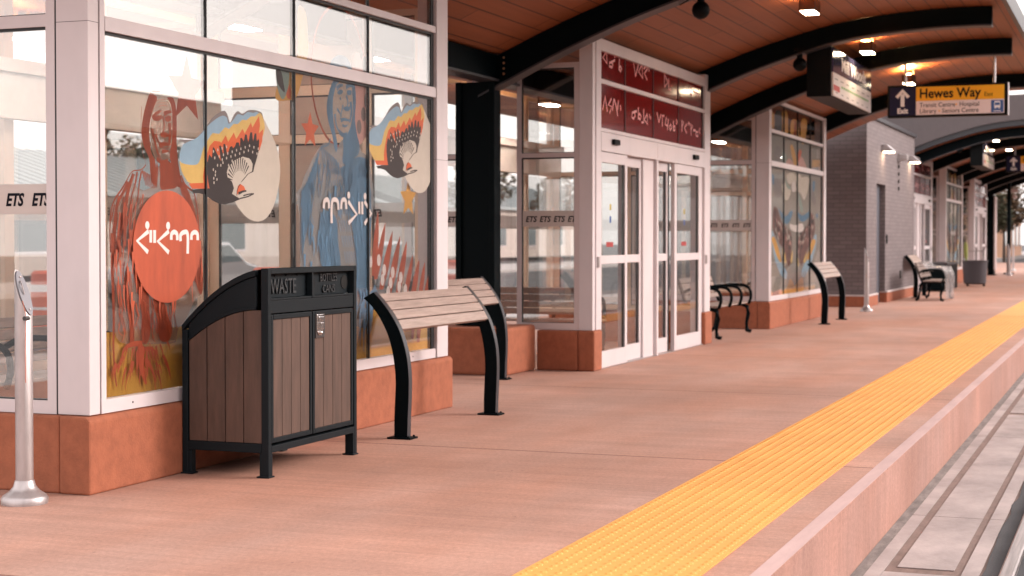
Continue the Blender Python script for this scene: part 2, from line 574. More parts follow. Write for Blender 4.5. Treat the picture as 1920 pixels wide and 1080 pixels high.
def brick_mat():
    m = bpy.data.materials.new('mauve_grey_brick')
    m.use_nodes = True
    t, b = nd(m)
    L = t.links.new
    geo = t.nodes.new('ShaderNodeNewGeometry')
    sx = t.nodes.new('ShaderNodeSeparateXYZ'); L(geo.outputs['Position'], sx.inputs[0])
    ad = t.nodes.new('ShaderNodeMath'); L(sx.outputs[0], ad.inputs[0]); L(sx.outputs[1], ad.inputs[1])
    cb = t.nodes.new('ShaderNodeCombineXYZ'); L(ad.outputs[0], cb.inputs[0]); L(sx.outputs[2], cb.inputs[1])
    br = t.nodes.new('ShaderNodeTexBrick')
    br.inputs['Scale'].default_value = 1.0
    br.inputs['Brick Width'].default_value = 0.24
    br.inputs['Row Height'].default_value = 0.08
    br.inputs['Mortar Size'].default_value = 0.007
    br.inputs['Color1'].default_value = (0.165, 0.136, 0.140, 1)
    br.inputs['Color2'].default_value = (0.132, 0.108, 0.112, 1)
    br.inputs['Mortar'].default_value = (0.100, 0.082, 0.084, 1)
    L(cb.outputs[0], br.inputs['Vector'])
    L(br.outputs['Color'], b.inputs['Base Color'])
    b.inputs['Roughness'].default_value = 0.85
    return m
M['brick'] = brick_mat()

# ------------------------------------------------------------------ the setting
tag(MB().box(-120, 500, -200, 400, -0.6, -0.372).build('ground', M['road']), kind='structure')
FY = 4.97          # plane of the shelter fronts
KY = 1.307         # platform edge
plat = MB().box(-8, 95, KY + 0.003, 9.4, -0.5, 0.0)
tag(plat.build('platform', M['platform']), kind='structure')
tag(MB().box(-8, 95, KY, KY + 0.003, -0.5, -0.004).build('platform_edge_wall', M['kerb']), kind='structure')
tag(MB().box(-8, 95, KY + 0.004, 1.385, 0.0005, 0.004).build('platform_edge_strip', M['edge']), kind='structure')

# tactile paving: domed yellow tiles
tp = MB()
TY0, TY1 = 1.560, 2.232
for i in range(-6, 130):
    x0 = 0.30 + i * 0.61
    tp.box(x0 + 0.0015, x0 + 0.6085, TY0, TY1, 0.001, 0.009)
ND = 11
for i in range(int((28.5 - 4.4) / 0.061)):
    x = 4.45 + i * 0.061
    for j in range(ND):
        y = TY0 + (TY1 - TY0) * (j + 0.5) / ND
        vs, k6 = [], 6
        for r, z in ((0.0165, 0.009), (0.0105, 0.0142)):
            vs += [(x + r * math.cos(k * math.pi / 3), y + r * math.sin(k * math.pi / 3), z) for k in range(6)]
        tp.add(vs, [(k, (k + 1) % 6, 6 + (k + 1) % 6, 6 + k) for k in range(6)] + [(6, 7, 8, 9, 10, 11)])
for j in range(ND):     # further off the domes read as ribs
    y = TY0 + (TY1 - TY0) * (j + 0.5) / ND
    tp.box(28.6, 83, y - 0.014, y + 0.014, 0.009, 0.0135)
tag(tp.build('tactile_paving', M['tactile']), kind='structure')

# track bed: concrete panels, sealant, rail
M['panel'] = mat('track_concrete', (0.36, 0.30, 0.288), 0.85, vary=0.30, scale=(1.6, 2.4, 1), bump=0.25, bscale=40, detail=8)
M['sealant'] = mat('brown_joint_filler', (0.20, 0.135, 0.115), 0.9, vary=0.2, scale=(6, 20, 1), bump=0.2, bscale=60)
M['gutter'] = mat('dirty_gutter', (0.19, 0.165, 0.155), 0.95, vary=0.35, scale=(5, 18, 1), bump=0.4, bscale=50)
TZ = -0.352
tb = MB()
tb.cur = 1
tb.box(-8, 95, -6, KY - 0.001, -0.37, TZ - 0.006)              # joint filler bed shows between panels
tb.cur = 2
tb.box(-8, 95, 1.235, KY - 0.002, TZ - 0.005, TZ - 0.002)      # gutter strip
tb.cur = 0
for k in range(-4, 24):
    xa, xb = 9.943 + (k - 1) * 4.2 + 0.006, 9.943 + k * 4.2 - 0.006
    tb.box(xa, xb, 1.168, 1.243, TZ - 0.004, TZ + 0.001)
    if xa < 7:
        tb.box(xa, min(xb, 8.2), 0.815, 1.166, TZ - 0.004, TZ)
    # middle panel ends where the cross strip lies
    for xs, xe in ((xa, xb),):
        if xs < 8.34 < xe: xs = 8.34
        if xs < 16.06 < xe:
            tb.box(xs, 15.98, 0.838, 1.118, TZ - 0.004, TZ)
            xs = 16.16
        if xs > 7.5:
            tb.box(xs, xe, 0.838, 1.118, TZ - 0.004, TZ)
    tb.box(xa, xb, 0.712, 0.795, TZ - 0.004, TZ + 0.0015)
tag(tb.build('track_bed', [M['panel'], M['sealant'], M['gutter']]), kind='structure')
ap = MB()
edge = [(-8, 0.69)] + [(x * 0.35, 0.700 + random.uniform(-0.014, 0.014)) for x in range(-20, 260)] + [(95, 0.69)]
ap.prism([(95, -1.7), (-8, -1.7)][::-1] + edge[::-1], 'z', TZ - 0.003, TZ + 0.004)
tag(ap.build('track_asphalt', M['road']), kind='structure')
def rail(y, name):
    r = MB()
    r.prism([(y - 0.036, TZ + 0.005), (y + 0.036, TZ + 0.005), (y + 0.036, TZ + 0.034), (y + 0.028, TZ + 0.040), (y - 0.028, TZ + 0.040), (y - 0.036, TZ + 0.034)], 'x', -8, 95)
    o = r.build(name, M['rail'])
    return tag(o, kind='structure')
rail(0.575, 'track_rail'); rail(-0.86, 'track_rail')
tag(MB().box(-60, 260, 9.4, 12.4, -0.5, -0.08).build('sidewalk', M['sidewalk']), kind='structure')
tag(MB().box(-60, 260, 12.4, 27.0, -0.5, -0.22).build('street', M['road']), kind='structure')
tag(MB().box(-60, 260, 27.0, 34.0, -0.5, -0.10).build('far_sidewalk', M['sidewalk']), kind='structure')

# ------------------------------------------------------------------ canopies
PROF = [(1.42, 3.98), (1.6, 4.025), (2.05, 4.03), (2.5, 4.01), (3.02, 3.965), (3.5, 3.885), (4.0, 3.755), (4.48, 3.61), (5.0, 3.42), (5.4, 3.255), (5.75, 3.10)]
def beam_mesh(x):
    pts = [p for p in smooth_path(PROF, 4) if p[0] >= 1.6] + [(5.98, 2.99)]
    n = len(pts)
    def dep(y): return 0.215 + 0.075 * max(0, min(1, (y - 3.5) / 2.2))
    web, fl = MB(), MB()
    for (mb, hw, a, b) in ((web, 0.075, 0.012, 0.0), (fl, 0.105, 1.0, -0.018)):
        vs = []
        for (y, z) in pts:
            zt = z - 0.006 if mb is web else z - dep(y)
            zb = z - dep(y) - 0.001 if mb is web else z - dep(y) - 0.020
            vs += [(x - hw, y, zt), (x + hw, y, zt), (x + hw, y, zb), (x - hw, y, zb)]
        fs = [(0, 1, 2, 3), tuple((n - 1) * 4 + k for k in (3, 2, 1, 0))]
        for i in range(n - 1):
            for k in range(4):
                fs.append((i * 4 + k, (i + 1) * 4 + k, (i + 1) * 4 + (k + 1) % 4, i * 4 + (k + 1) % 4))
        mb.add(vs, fs)
    return web, fl

def canopy(label, xa, xb, beams, cols, back=8.5, fascia=False):
    t = thing('platform_canopy', label, 'canopy', ((xa + xb) / 2, 3.5, 0))
    pr = smooth_path(PROF, 4) + [(back, 3.09)]
    n = len(pr)
    mb = MB()
    mb.add([(xx, y, z) for xx in (xa, xb) for (y, z) in pr], [(i, i + 1, n + i + 1, n + i) for i in range(n - 1)])
    mb.build('soffit', M['soffit'], t)
    rf = MB()
    up = [(y, z + 0.016) for y, z in pr]; tp_ = [(y - (0.012 if i == 0 else 0), z + 0.15) for i, (y, z) in enumerate(pr)]
    rf.prism(up + tp_[::-1], 'x', xa, xb)
    rf.build('roof_deck', M['steel_edge'], t)
    MB().box(xa - 0.01, xb + 0.01, 1.36, 1.415, 3.93, 4.15).build('edge_fascia', M['steel_edge'], t, bevel=0.006)
    for x in beams:
        web, fl = beam_mesh(x)
        o = web.build('beam', M['steel'], t)
        fl.build('flange', M['steel_edge'], o)
    lb = MB(); lb.box(xa, xb, 5.80, 5.94, 2.85, 3.085)
    o = lb.build('long_beam', M['steel'], t)
    MB().box(xa, xb, 5.765, 5.975, 2.828, 2.8495).build('flange', M['steel_edge'], o)
    for x in cols:
        c = MB(); c.box(x - 0.10, x + 0.12, 5.83, 6.18, 0.46, 2.826)
        c.box(x - 0.125, x - 0.10, 5.80, 5.86, 0.46, 2.826); c.box(x - 0.125, x - 0.10, 6.15, 6.21, 0.46, 2.826)
        co = c.build('column', M['steel'], t, bevel=0.006)
        b = MB()
        for k in range(4):
            for dy in (0.0, 0.07):
                b.ball((x - 0.082, 5.72 + dy + (0.10 if dy else 0), 2.90 + k * 0.052), 0.014, 8)
        b.build('bolt', M['bolt'], co, smooth=True)
        MB().box(x - 0.35, x + 0.445, 5.58, 6.60, 0.0, 0.455).build('pedestal', M['stucco'], t, bevel=0.03)
    if fascia:
        gp = [(y, z + 0.152) for y, z in pr if y < 5.8] + [(6.3, 4.3), (4.9, 4.62), (3.6, 4.74), (2.4, 4.76), (1.42, 4.72)]
        MB().prism(gp, 'x', xa - 0.05, xa + 0.05).build('end_fascia', mat('mauve_metal_fascia', (0.105, 0.085, 0.088), 0.55, vary=0.06), t)
    return t
CAN1 = canopy('dark steel canopy with cedar soffit arching over the platform nearest the camera', 5.5, 31.2, [9.65, 14.75, 19.85, 23.05, 28.1], [14.75])
CAN2 = canopy('farther dark steel canopy with mauve end fascia beyond the brick building', 40.6, 66.5, [41.0, 44.6, 49.6, 53.0, 58.0, 62.0, 66.0], [49.6], fascia=True)

# ceiling lights under the canopies
def ceiling_light(x, y, z, label, group, face='lamp'):
    t = thing('ceiling_light', label, 'ceiling light', (x, y, z), group)
    b = MB(); b.box(-0.17, 0.17, -0.085, 0.085, 0.004, 0.135)
    b.build('housing', M['brown_metal'], t, bevel=0.004, local=True)
    MB().box(-0.155, 0.155, -0.072, 0.072, -0.004, 0.0035).build('diffuser', M[face], t, local=True)
    MB().box(-0.15, 0.15, -0.05, 0.05, 0.136, 0.140).build('uplight', M['lamp_up'], t, local=True)
    s = MB(); s.box(-0.012, 0.012, 0.055, 0.078, 0.1405, 0.24); s.box(-0.012, 0.012, -0.078, -0.055, 0.1405, 0.24)
    s.build('stem', M['brown_metal'], t, local=True)
    return t
G_L = 'box lights hanging under the canopy soffits'
L0 = ceiling_light(17.4, 3.28, 3.72, 'box light under the near canopy, largest and topmost at the frame edge', G_L)
dup(L0, (21.4, 3.28, 3.72), 'box light glowing between the hanging display box and the Hewes Way sign rods', G_L)
dup(L0, (25.5, 3.28, 3.68), 'box light just above the left end of the large Hewes Way sign', G_L)
dup(L0, (41.9, 3.28, 3.74), 'box light at the near end of the farther canopy', G_L)
dup(L0, (46.4, 3.28, 3.74), 'box light above the farther small exit sign', G_L)
dup(L0, (50.6, 3.28, 3.74), 'box light just beyond the farther small exit sign', G_L)

# ------------------------------------------------------------------ glazed shelters
BACK = 7.1
def band_text(parent, n, fixed, start, step, facing):
    for k in range(n):
        if facing == 'W':      # on a wall facing -X, read along -Y
            text('transit_lettering', 'ETS', 0.078, M['letter_dark'], parent, (fixed, start - k * step, 1.481), ROT_W, shear=0.25, offset=0.0022, sx=0.86)
        else:                  # on the rear wall, read from the street
            text('transit_lettering', 'ETS', 0.078, M['letter_dark'], parent, (start - k * step, fixed, 1.481), (math.pi / 2, 0, math.pi), shear=0.25, offset=0.0022, sx=0.86)

def pane_box(t, x0, x1, y0, y1, z0, z1):
    return MB().box(x0, x1, y0, y1, z0, z1).build('pane', M['glass'], t)

def side_wall(t, x, s, y_list, tops, mat_f, band=None, zt=3.08):
    """glazed wall across the platform at x (outer face x, thickness towards s)"""
    xi = x + s * 0.055
    f = MB(); g = MB()
    zs = [0.405] + [z for z in tops] + [zt]
    for (a, b) in y_list:                      # stiles
        f.box(x, xi, a, b, 0.402, zt)
    for i in range(len(y_list) - 1):
        ya, yb = y_list[i][1], y_list[i + 1][0]
        f.box(x, xi, ya, yb, 0.402, 0.47)
        for (za, zb) in tops:
            f.box(x, xi, ya, yb, za, zb)
        f.box(x, xi, ya, yb, zt - 0.05, zt)
        rows = [(0.47, tops[0][0])] + [(tops[k][1], tops[k + 1][0]) for k in range(len(tops) - 1)] + [(tops[-1][1], zt - 0.05)]
        for (za, zb) in rows:
            if zb - za < 0.05: continue
            gm = 0.013
            g.box(x + s * 0.012, x + s * 0.045, ya, yb, zb - gm, zb)
            g.box(x + s * 0.012, x + s * 0.045, ya, yb, za, za + 0.006)
            g.box(x + s * 0.012, x + s * 0.045, ya, ya + 0.006, za + 0.006, zb - gm)
            g.box(x + s * 0.012, x + s * 0.045, yb - 0.006, yb, za + 0.006, zb - gm)
            pane_box(t, x + s * 0.022, x + s * 0.030, ya + 0.006, yb - 0.006, za + 0.006, zb - gm)
        if band:
            MB().box(x + s * 0.0206, x + s * 0.0212, ya + 0.007, yb - 0.007, 1.43, 1.587).build('frosted_band', M['frost'], t)
    f.build('side_frame', mat_f, t)
    g.build('gasket', M['gasket'], t)

def back_wall(t, xa, xb, posts, mat_f, y=BACK):
    f = MB()
    for (a, b) in posts:
        f.box(a, b, y - 0.06, y, 0.402, 3.07)
    for i in range(len(posts) - 1):
        a, b = posts[i][1], posts[i + 1][0]
        f.box(a, b, y - 0.05, y - 0.002, 0.402, 0.47)
        f.box(a, b, y - 0.05, y - 0.002, 3.02, 3.07)
        pane_box(t, a + 0.003, b - 0.003, y - 0.03, y - 0.022, 0.473, 2.093)
        pane_box(t, a + 0.003, b - 0.003, y - 0.03, y - 0.022, 2.493, 3.017)
        MB().box(a + 0.004, b - 0.004, y - 0.0212, y - 0.0206, 1.43, 1.587).build('frosted_band', M['frost'], t)
    f.build('back_frame', mat_f, t)
    hd = MB(); hd.box(xa + 0.08, xb - 0.08, y - 0.16, y - 0.062, 2.10, 2.40); hd.box(xa + 0.08, xb - 0.08, y - 0.20, y - 0.062, 2.404, 2.49)
    hd.build('back_header', mat('taupe_header', (0.72, 0.65, 0.58), 0.6, vary=0.06), t)

def glazed_shelter(x0, L, label, interior=True):
    t = thing('glass_shelter', label, 'shelter', (x0, FY, 0), 'white framed glass shelters')
    x1 = x0 + L
    p = MB()
    ch = 0.022
    fp = [(4.945, 0), (4.945, 0.375), (4.945 + ch, 0.397), (5.13, 0.4), (5.13, 0)]
    p.prism(fp, 'x', x0, x1 + 0.03)
    p.box(x0 + 0.004, x0 + 0.16, 5.131, BACK + 0.03, 0, 0.399)
    p.box(x1 - 0.13, x1 + 0.028, 5.131, BACK + 0.03, 0, 0.399)
    p.box(x0 + 0.161, x1 - 0.131, BACK - 0.15, BACK + 0.03, 0, 0.399)
    p.build('plinth', M['stucco'], t, bevel=0.012)
    ax = x0 + 0.04
    cp = MB(); cp.box(ax, ax + 0.090, FY, 5.165, 0.402, 3.36)
    cp.build('corner_post', M['white_alu'], t, bevel=0.004)
    MB().box(x1 - 0.245, x1 - 0.038, FY - 0.012, 5.12, 0.402, 3.36).build('corner_post', M['white_alu'], t, bevel=0.004)
    jm = M['label_grey']
    MB().box(ax - 0.0008, ax + 0.0905, FY - 0.0008, 5.1645, 2.408, 2.4105).build('post_joint', jm, t)
    MB().box(x1 - 0.246, x1 - 0.037, FY - 0.0128, 5.10, 1.905, 1.9075).build('post_joint', jm, t)
    for xs_ in (x0 + 0.42, x0 + 1.6, x0 + 2.8, x0 + 4.0):
        MB().tube([(xs_, FY - 0.0015, 0.437), (xs_, FY + 0.004, 0.437)], 0.006, 8).build('screw', jm, t)
    # front frame
    jl, jr = x0 + 0.142, x1 - 0.25
    f, g = MB(), MB()
    g.box(ax + 0.0905, jl - 0.0005, FY + 0.012, 5.10, 0.402, 3.36)          # dark reveal beside the post
    g.box(ax + 0.006, ax + 0.05, 5.1655, 5.176, 0.402, 3.08)
    f.box(jl, jl + 0.042, FY, 5.03, 0.402, 3.36)
    a, b = jl + 0.042, jr
    f.box(a, b, FY, 5.03, 0.402, 0.472)
    f.box(a, b, FY - 0.004, 5.03, 2.375, 2.450)
    f.box(a, b, FY - 0.004, 5.03, 2.862, 2.910)
    f.box(a, b, FY, 5.03, 3.31, 3.36)
    xs = [a, x0 + 1.185, x0 + 2.237, x0 + 3.298, b - 0.045]
    rows = [(0.472, 2.375), (2.450, 2.862), (2.910, 3.31)]
    for (za, zb) in rows:
        g.box(a, b, FY + 0.015, FY + 0.05, zb - 0.016, zb)
        g.box(b - 0.045, b, FY + 0.015, FY + 0.05, za, zb - 0.016)
        for k in (1, 2, 3):
            g.box(xs[k] - 0.0055, xs[k] + 0.0055, FY + 0.012, FY + 0.034, za, zb - 0.016)
        for k in range(4):
            pane_box(t, xs[k] + (0.008 if k else 0.0), xs[k + 1] - (0.008 if k < 3 else 0), FY + 0.020, FY + 0.028, za + 0.002, zb - 0.017)
    f.build('front_frame', M['white_alu'], t)
    g.build('gasket', M['gasket'], t)
    side_wall(t, x0 + 0.045, 1, [(5.177, 5.232), (6.36, 6.43), (BACK - 0.1, BACK)], [(2.392, 2.455)], M['grey_alu'] if x0 > 20 else M['white_alu'], band=True)  # second shelter: shade on the white side frame is put into a greyer colour
    side_wall(t, x1 - 0.045, -1, [(5.125, 5.21), (5.58, 5.66), (6.30, 6.40), (BACK - 0.14, BACK)], [(2.06, 2.13), (2.44, 2.52)], M['tan'], band=True)
    back_wall(t, x0, x1, [(x0 + 0.105, x0 + 0.19), (x0 + 2.0, x0 + 2.10), (x0 + 3.1, x0 + 3.16), (x1 - 0.19, x1 - 0.105)], M['tan'])
    band_text(t, 3, x0 + 0.0645, 6.86, 0.163, 'W')
    if x0 > 20:
        band_text(t, 4, x0 + 0.0645, 5.85, 0.163, 'W')
    return t

SH1 = glazed_shelter(6.905, 4.665, 'nearest white framed glass shelter with the orange and blue figure mural')
MB().box(11.57 - 0.085, 11.57 - 0.048, 5.665, 6.295, 0.474, 3.02).build('side_panel', mat('taupe_panel', (0.42, 0.33, 0.28), 0.6, vary=0.06), SH1)
# lettering on the near pane of the nearest shelter
for k in range(5):
    text('transit_lettering', 'ETS', 0.090, M['letter_dark'], SH1, (6.905 + 0.0645, 5.502 + 0.163 * k - 0.163, 1.476), ROT_W, shear=0.25, offset=0.003, sx=0.76)
for k in range(10):
    text('transit_lettering', 'ETS', 0.078, M['letter_dark'], SH1, (11.0 - 0.28 * k, BACK - 0.0205, 1.481), (math.pi / 2, 0, math.pi), shear=0.25, offset=0.0022, sx=0.86)
for k in range(8):
    text('transit_lettering', 'ETS', 0.078, M['letter_dark'], SH1, (11.57 - 0.045 - 0.0295, 5.50 + 0.135 * k, 1.481), (math.pi / 2, 0, math.pi / 2), shear=0.25, offset=0.0022, sx=0.86)

# ------------------------------------------------------------------ murals (film behind the glass)
ART_Y = FY + 0.036
C_OR, C_BL, C_YE, C_SKY, C_RED, C_DK, C_CR, C_GR, C_TE, C_AMB, C_PINK, C_LB, C_ORT, C_BLT, C_MLK = range(15)
ART_M = [mat('film_burnt_orange', (0.36, 0.058, 0.018), 0.6, vary=0.22, scale=(9, 9, 2.5)),
         mat('film_slate_blue', (0.085, 0.195, 0.315), 0.55, vary=0.2, scale=(9, 9, 2.5)),
         mat('film_soft_yellow', (0.66, 0.44, 0.13), 0.55, vary=0.08),
         mat('film_pale_blue', (0.28, 0.42, 0.54), 0.55, vary=0.08),
         mat('film_vermilion', (0.66, 0.120, 0.030), 0.55, vary=0.06),
         mat('film_dark_brown', (0.022, 0.011, 0.012), 0.55),
         mat('film_cream', (0.60, 0.53, 0.46), 0.55, vary=0.05),
         mat('film_grey_brown', (0.22, 0.18, 0.175), 0.55),
         mat('film_teal_grey', (0.22, 0.30, 0.27), 0.55),
         mat('film_amber', (0.66, 0.34, 0.06), 0.55, vary=0.08),
         mat('film_pale_pink', (0.62, 0.34, 0.30), 0.55),
         mat('film_letter_white', (0.70, 0.62, 0.60), 0.55),
         film_mat('film_orange_tint', (0.47, 0.27, 0.20), 0.52), film_mat('film_blue_tint', (0.33, 0.355, 0.375), 0.62), film_mat('film_milky_tint', (0.44, 0.39, 0.345), 0.66)]
Z7 = tracer(190, 140, 3.177, ART_Y)
Z8 = tracer(190, 440, 3.373, ART_Y)
Z6 = tracer(320, 200, 4.909, ART_Y)
Z3 = tracer(500, 0, 3.176, ART_Y)
Z4 = tracer(540, 300, 2.572, ART_Y)
PX = tracer(0, 0, 1.0, ART_Y)
rnd = random.Random(11)

def figure(dx, dz, ci, ellipse=True, dense=False):
    A = Art(ART_Y - 0.0 if ellipse else ART_Y)
    def sh(pts): return [(p[0] + dx, p[1] + dz) for p in pts]
    z7 = lambda pts: sh(Z7(pts)); z8 = lambda pts: sh(Z8(pts))
    S = lambda pts, w0, w1=None: A.stroke(z7(pts), w0, ci, w1)
    S8 = lambda pts, w0, w1=None: A.stroke(z8(pts), w0, ci, w1)
    ct = C_ORT if ellipse else C_BLT
    A.poly(smooth_path(z7([(330, 560), (330, 640), (250, 690), (190, 640), (205, 590), (170, 620), (140, 700), (100, 780), (70, 880), (62, 1000), (70, 1090), (330, 1090), (590, 1090), (588, 960), (572, 820), (552, 720), (505, 680), (462, 640), (425, 540), (380, 520)]), 2, True), ct)
    A.poly(smooth_path(z7([(310, 170), (292, 300), (296, 420), (320, 500), (360, 526), (410, 500), (426, 400), (424, 250), (400, 160), (350, 146)]), 2, True), ct)
    A.poly(smooth_path(z8([(64, 60), (120, 80), (170, 120), (330, 60), (600, 40), (634, 160), (636, 360), (600, 400), (560, 480), (520, 560), (480, 600), (470, 680), (380, 690), (200, 690), (120, 680), (80, 600), (66, 400)]), 2, True), ct)
    # hair
    A.poly(smooth_path(z7([(288, 112), (262, 190), (242, 290), (240, 370), (258, 440), (285, 500), (292, 590), (305, 650), (322, 640), (325, 560), (318, 505), (300, 470), (292, 420), (286, 350), (290, 280), (308, 205), (332, 140), (310, 118)]), 3, True), ci)
    A.poly(smooth_path(z7([(392, 136), (428, 140), (444, 200), (449, 290), (448, 400), (455, 500), (470, 600), (482, 655), (452, 668), (430, 600), (415, 530), (408, 470), (420, 400), (424, 300), (418, 200), (402, 152)]), 3, True), ci)
    S([(292, 100), (285, 180), (262, 270), (255, 360)], 0.004); S([(300, 98), (330, 100), (352, 101)], 0.008)
    S([(240, 190), (236, 280), (236, 380), (245, 460), (262, 520), (266, 560)], 0.004, 0.002)
    S([(272, 160), (250, 260), (246, 360)], 0.003)
    for k in range(4):
        S([(296 + k * 6, 110), (276 + k * 7, 200), (262 + k * 6, 300)], 0.005, 0.002)
    # neck and chin shadow
    A.poly(smooth_path(z7([(348, 530), (395, 512), (420, 540), (440, 600), (448, 668), (400, 682), (352, 680), (350, 600)]), 3, True), ci)
    A.poly(smooth_path(z7([(330, 520), (338, 560), (334, 620), (328, 676), (318, 650), (322, 580)]), 3, True), ci)
    # face
    for (pp, wd) in (([(306, 264), (322, 236), (352, 216)], 0.022), ([(372, 236), (392, 224), (416, 220)], 0.020), ([(364, 246), (374, 300), (366, 348)], 0.012), ([(344, 420), (376, 414), (412, 416)], 0.020),
                     ([(300, 320), (318, 400), (340, 480)], 0.016), ([(404, 290), (410, 350), (400, 420)], 0.022), ([(322, 356), (340, 404)], 0.012), ([(360, 458), (400, 454)], 0.016), ([(330, 500), (360, 522), (396, 506)], 0.02)):
        S(pp, wd * 1.5, wd * 0.6)
    A.poly(z7([(314, 262), (334, 242), (356, 240), (360, 262), (340, 276), (320, 276)]), ci)
    A.poly(z7([(376, 254), (396, 242), (414, 246), (414, 272), (396, 282), (378, 274)]), ci)
    A.poly(z7([(350, 350), (372, 340), (396, 350), (402, 366), (376, 376), (352, 368)]), ci)
    S([(308, 262), (322, 238), (348, 222), (360, 214)], 0.010, 0.004)
    S([(314, 270), (330, 256), (352, 250)], 0.009, 0.004)
    A.poly(z7([(332, 250), (350, 240), (358, 258), (346, 270), (330, 268)]), ci)
    S([(374, 236), (392, 226), (414, 222)], 0.010, 0.004)
    A.poly(z7([(378, 262), (394, 246), (412, 256), (410, 272), (392, 276)]), ci)
    S([(368, 250), (374, 290), (372, 330), (362, 352)], 0.005, 0.008)
    A.poly(z7([(352, 352), (368, 344), (392, 352), (398, 366), (376, 372), (356, 366)]), ci)
    S([(342, 420), (362, 414), (382, 418), (412, 414)], 0.010, 0.006)
    S([(350, 432), (380, 438), (404, 430)], 0.004)
    S([(362, 458), (382, 452), (402, 456)], 0.010, 0.004)
    S([(320, 350), (330, 385), (346, 412)], 0.005, 0.002)
    S([(346, 284), (352, 300), (344, 310)], 0.004)
    S([(398, 285), (404, 330), (396, 380)], 0.008, 0.003)
    S([(410, 300), (412, 360), (404, 410)], 0.009, 0.003)
    S([(300, 330), (312, 390), (322, 440), (338, 490)], 0.007, 0.003)
    S([(330, 300), (326, 340), (334, 370)], 0.003); S([(340, 470), (352, 500), (372, 512)], 0.006, 0.003)
    S([(322, 160), (340, 150), (372, 146), (398, 150)], 0.003); S([(340, 190), (362, 182), (392, 188)], 0.003)
    S([(318, 178), (348, 168), (385, 168)], 0.002)
    for k in range(7):
        S([(330 + k * 11, 380 + (k % 3) * 8), (334 + k * 10, 400 + (k % 3) * 10)], 0.003, 0.002)
    # shoulders and robe outline
    S([(262, 536), (240, 562), (216, 570), (190, 572), (168, 592), (148, 632)], 0.006)
    S([(148, 632), (120, 680), (84, 730), (62, 780), (50, 850), (48, 950), (52, 1060)], 0.012, 0.010)
    S([(158, 640), (128, 700), (96, 760), (80, 840), (74, 940), (72, 1060)], 0.020, 0.030)
    S([(188, 590), (168, 650), (150, 720), (140, 800), (120, 880), (104, 960), (96, 1060)], 0.022, 0.040)
    S([(210, 580), (196, 660), (176, 730), (168, 800), (150, 900)], 0.016, 0.008)
    S([(236, 575), (222, 650), (216, 720), (205, 770), (184, 820)], 0.014, 0.008)
    for k in range(8):
        S([(240 + k * 10, 568 + k * 6), (250 + k * 9, 610 + k * 6), (262 + k * 7, 660 + k * 3)], 0.012, 0.004)
    for k in range(26):
        u = rnd.random()
        x = 60 + u * 120; y0 = 700 + rnd.random() * 220 + (60 if x < 90 else 0)
        S([(x + rnd.uniform(-5, 5), y0), (x - 6 + rnd.uniform(-6, 6), y0 + 60), (x - 12 + rnd.uniform(-8, 8), y0 + 120)], rnd.uniform(0.005, 0.014), 0.003)
    S([(470, 600), (490, 650), (520, 680), (545, 700), (560, 760), (572, 850), (580, 960), (584, 1070)], 0.016, 0.010)
    S([(470, 655), (500, 700), (522, 760), (545, 840), (556, 940), (562, 1060)], 0.042, 0.050)
    S([(560, 705), (576, 800), (588, 900), (596, 1060)], 0.003)
    for k in range(9):
        S([(455 + k * 8, 640 + k * 12), (470 + k * 7, 690 + k * 12), (480 + k * 7, 740 + k * 16)], 0.010, 0.003)
    # body below the arm: broad masses with slits, then the fringe
    A.poly(smooth_path(z8([(585, -10), (622, 60), (634, 190), (637, 330), (622, 380), (600, 330), (580, 290), (560, 330), (520, 380), (480, 330), (520, 100)]), 3, True), ci)
    A.poly(smooth_path(z8([(160, 60), (190, 190), (200, 280), (222, 350), (238, 430), (250, 520), (246, 600), (256, 680), (280, 690), (300, 640), (306, 560), (296, 470), (294, 380), (270, 340), (240, 250), (210, 100)]), 3, True), ci)
    A.poly(smooth_path(z8([(322, 405), (338, 500), (352, 600), (368, 668), (420, 672), (440, 600), (420, 520), (400, 450), (380, 425)]), 3, True), ci)
    S8([(64, -10), (66, 100), (62, 200), (66, 300), (70, 420), (72, 560), (70, 700), (78, 860), (90, 960)], 0.032, 0.012)
    S8([(160, 200), (150, 280), (160, 380), (172, 480), (185, 590), (188, 690)], 0.024, 0.042)
    S8([(125, 110), (105, 150), (80, 210), (70, 250)], 0.012, 0.004)
    S8([(140, 170), (130, 240), (140, 300), (128, 370)], 0.012, 0.004)
    S8([(180, 260), (186, 380), (200, 500), (230, 600), (246, 700)], 0.006, 0.004)
    S8([(310, 410), (318, 500), (314, 590), (318, 660)], 0.010, 0.006)
    S8([(330, 420), (344, 520), (348, 610), (346, 660)], 0.006, 0.004)
    for k in range(40):
        x = rnd.uniform(100, 455); y0 = rnd.uniform(400, 600)
        if x > 330: y0 = rnd.uniform(440, 560)
        S8([(x, y0), (x + rnd.uniform(-10, 14), y0 + 50), (x + rnd.uniform(-16, 26), y0 + rnd.uniform(70, 120))], rnd.uniform(0.005, 0.016), 0.003)
    S8([(250, 700), (240, 760), (245, 830), (262, 900), (275, 945)], 0.085, 0.016)
    S8([(250, 690), (200, 690), (150, 710), (126, 750), (122, 800)], 0.034, 0.010)
    S8([(268, 780), (300, 830), (320, 880), (338, 930)], 0.034, 0.006)
    S8([(250, 720), (310, 720), (345, 760), (350, 800)], 0.020, 0.006)
    for k in range(46):
        a = rnd.uniform(-0.75, 0.75)
        x = 250 + a * 220 + rnd.uniform(-25, 25); y0 = rnd.uniform(670, 860)
        x = max(70, min(450, x))
        ln = rnd.uniform(50, 130)
        S8([(x, y0), (x + a * ln * 0.35, y0 + ln * 0.5), (x + a * ln * 0.5, y0 + ln)], rnd.uniform(0.010, 0.022), 0.003)
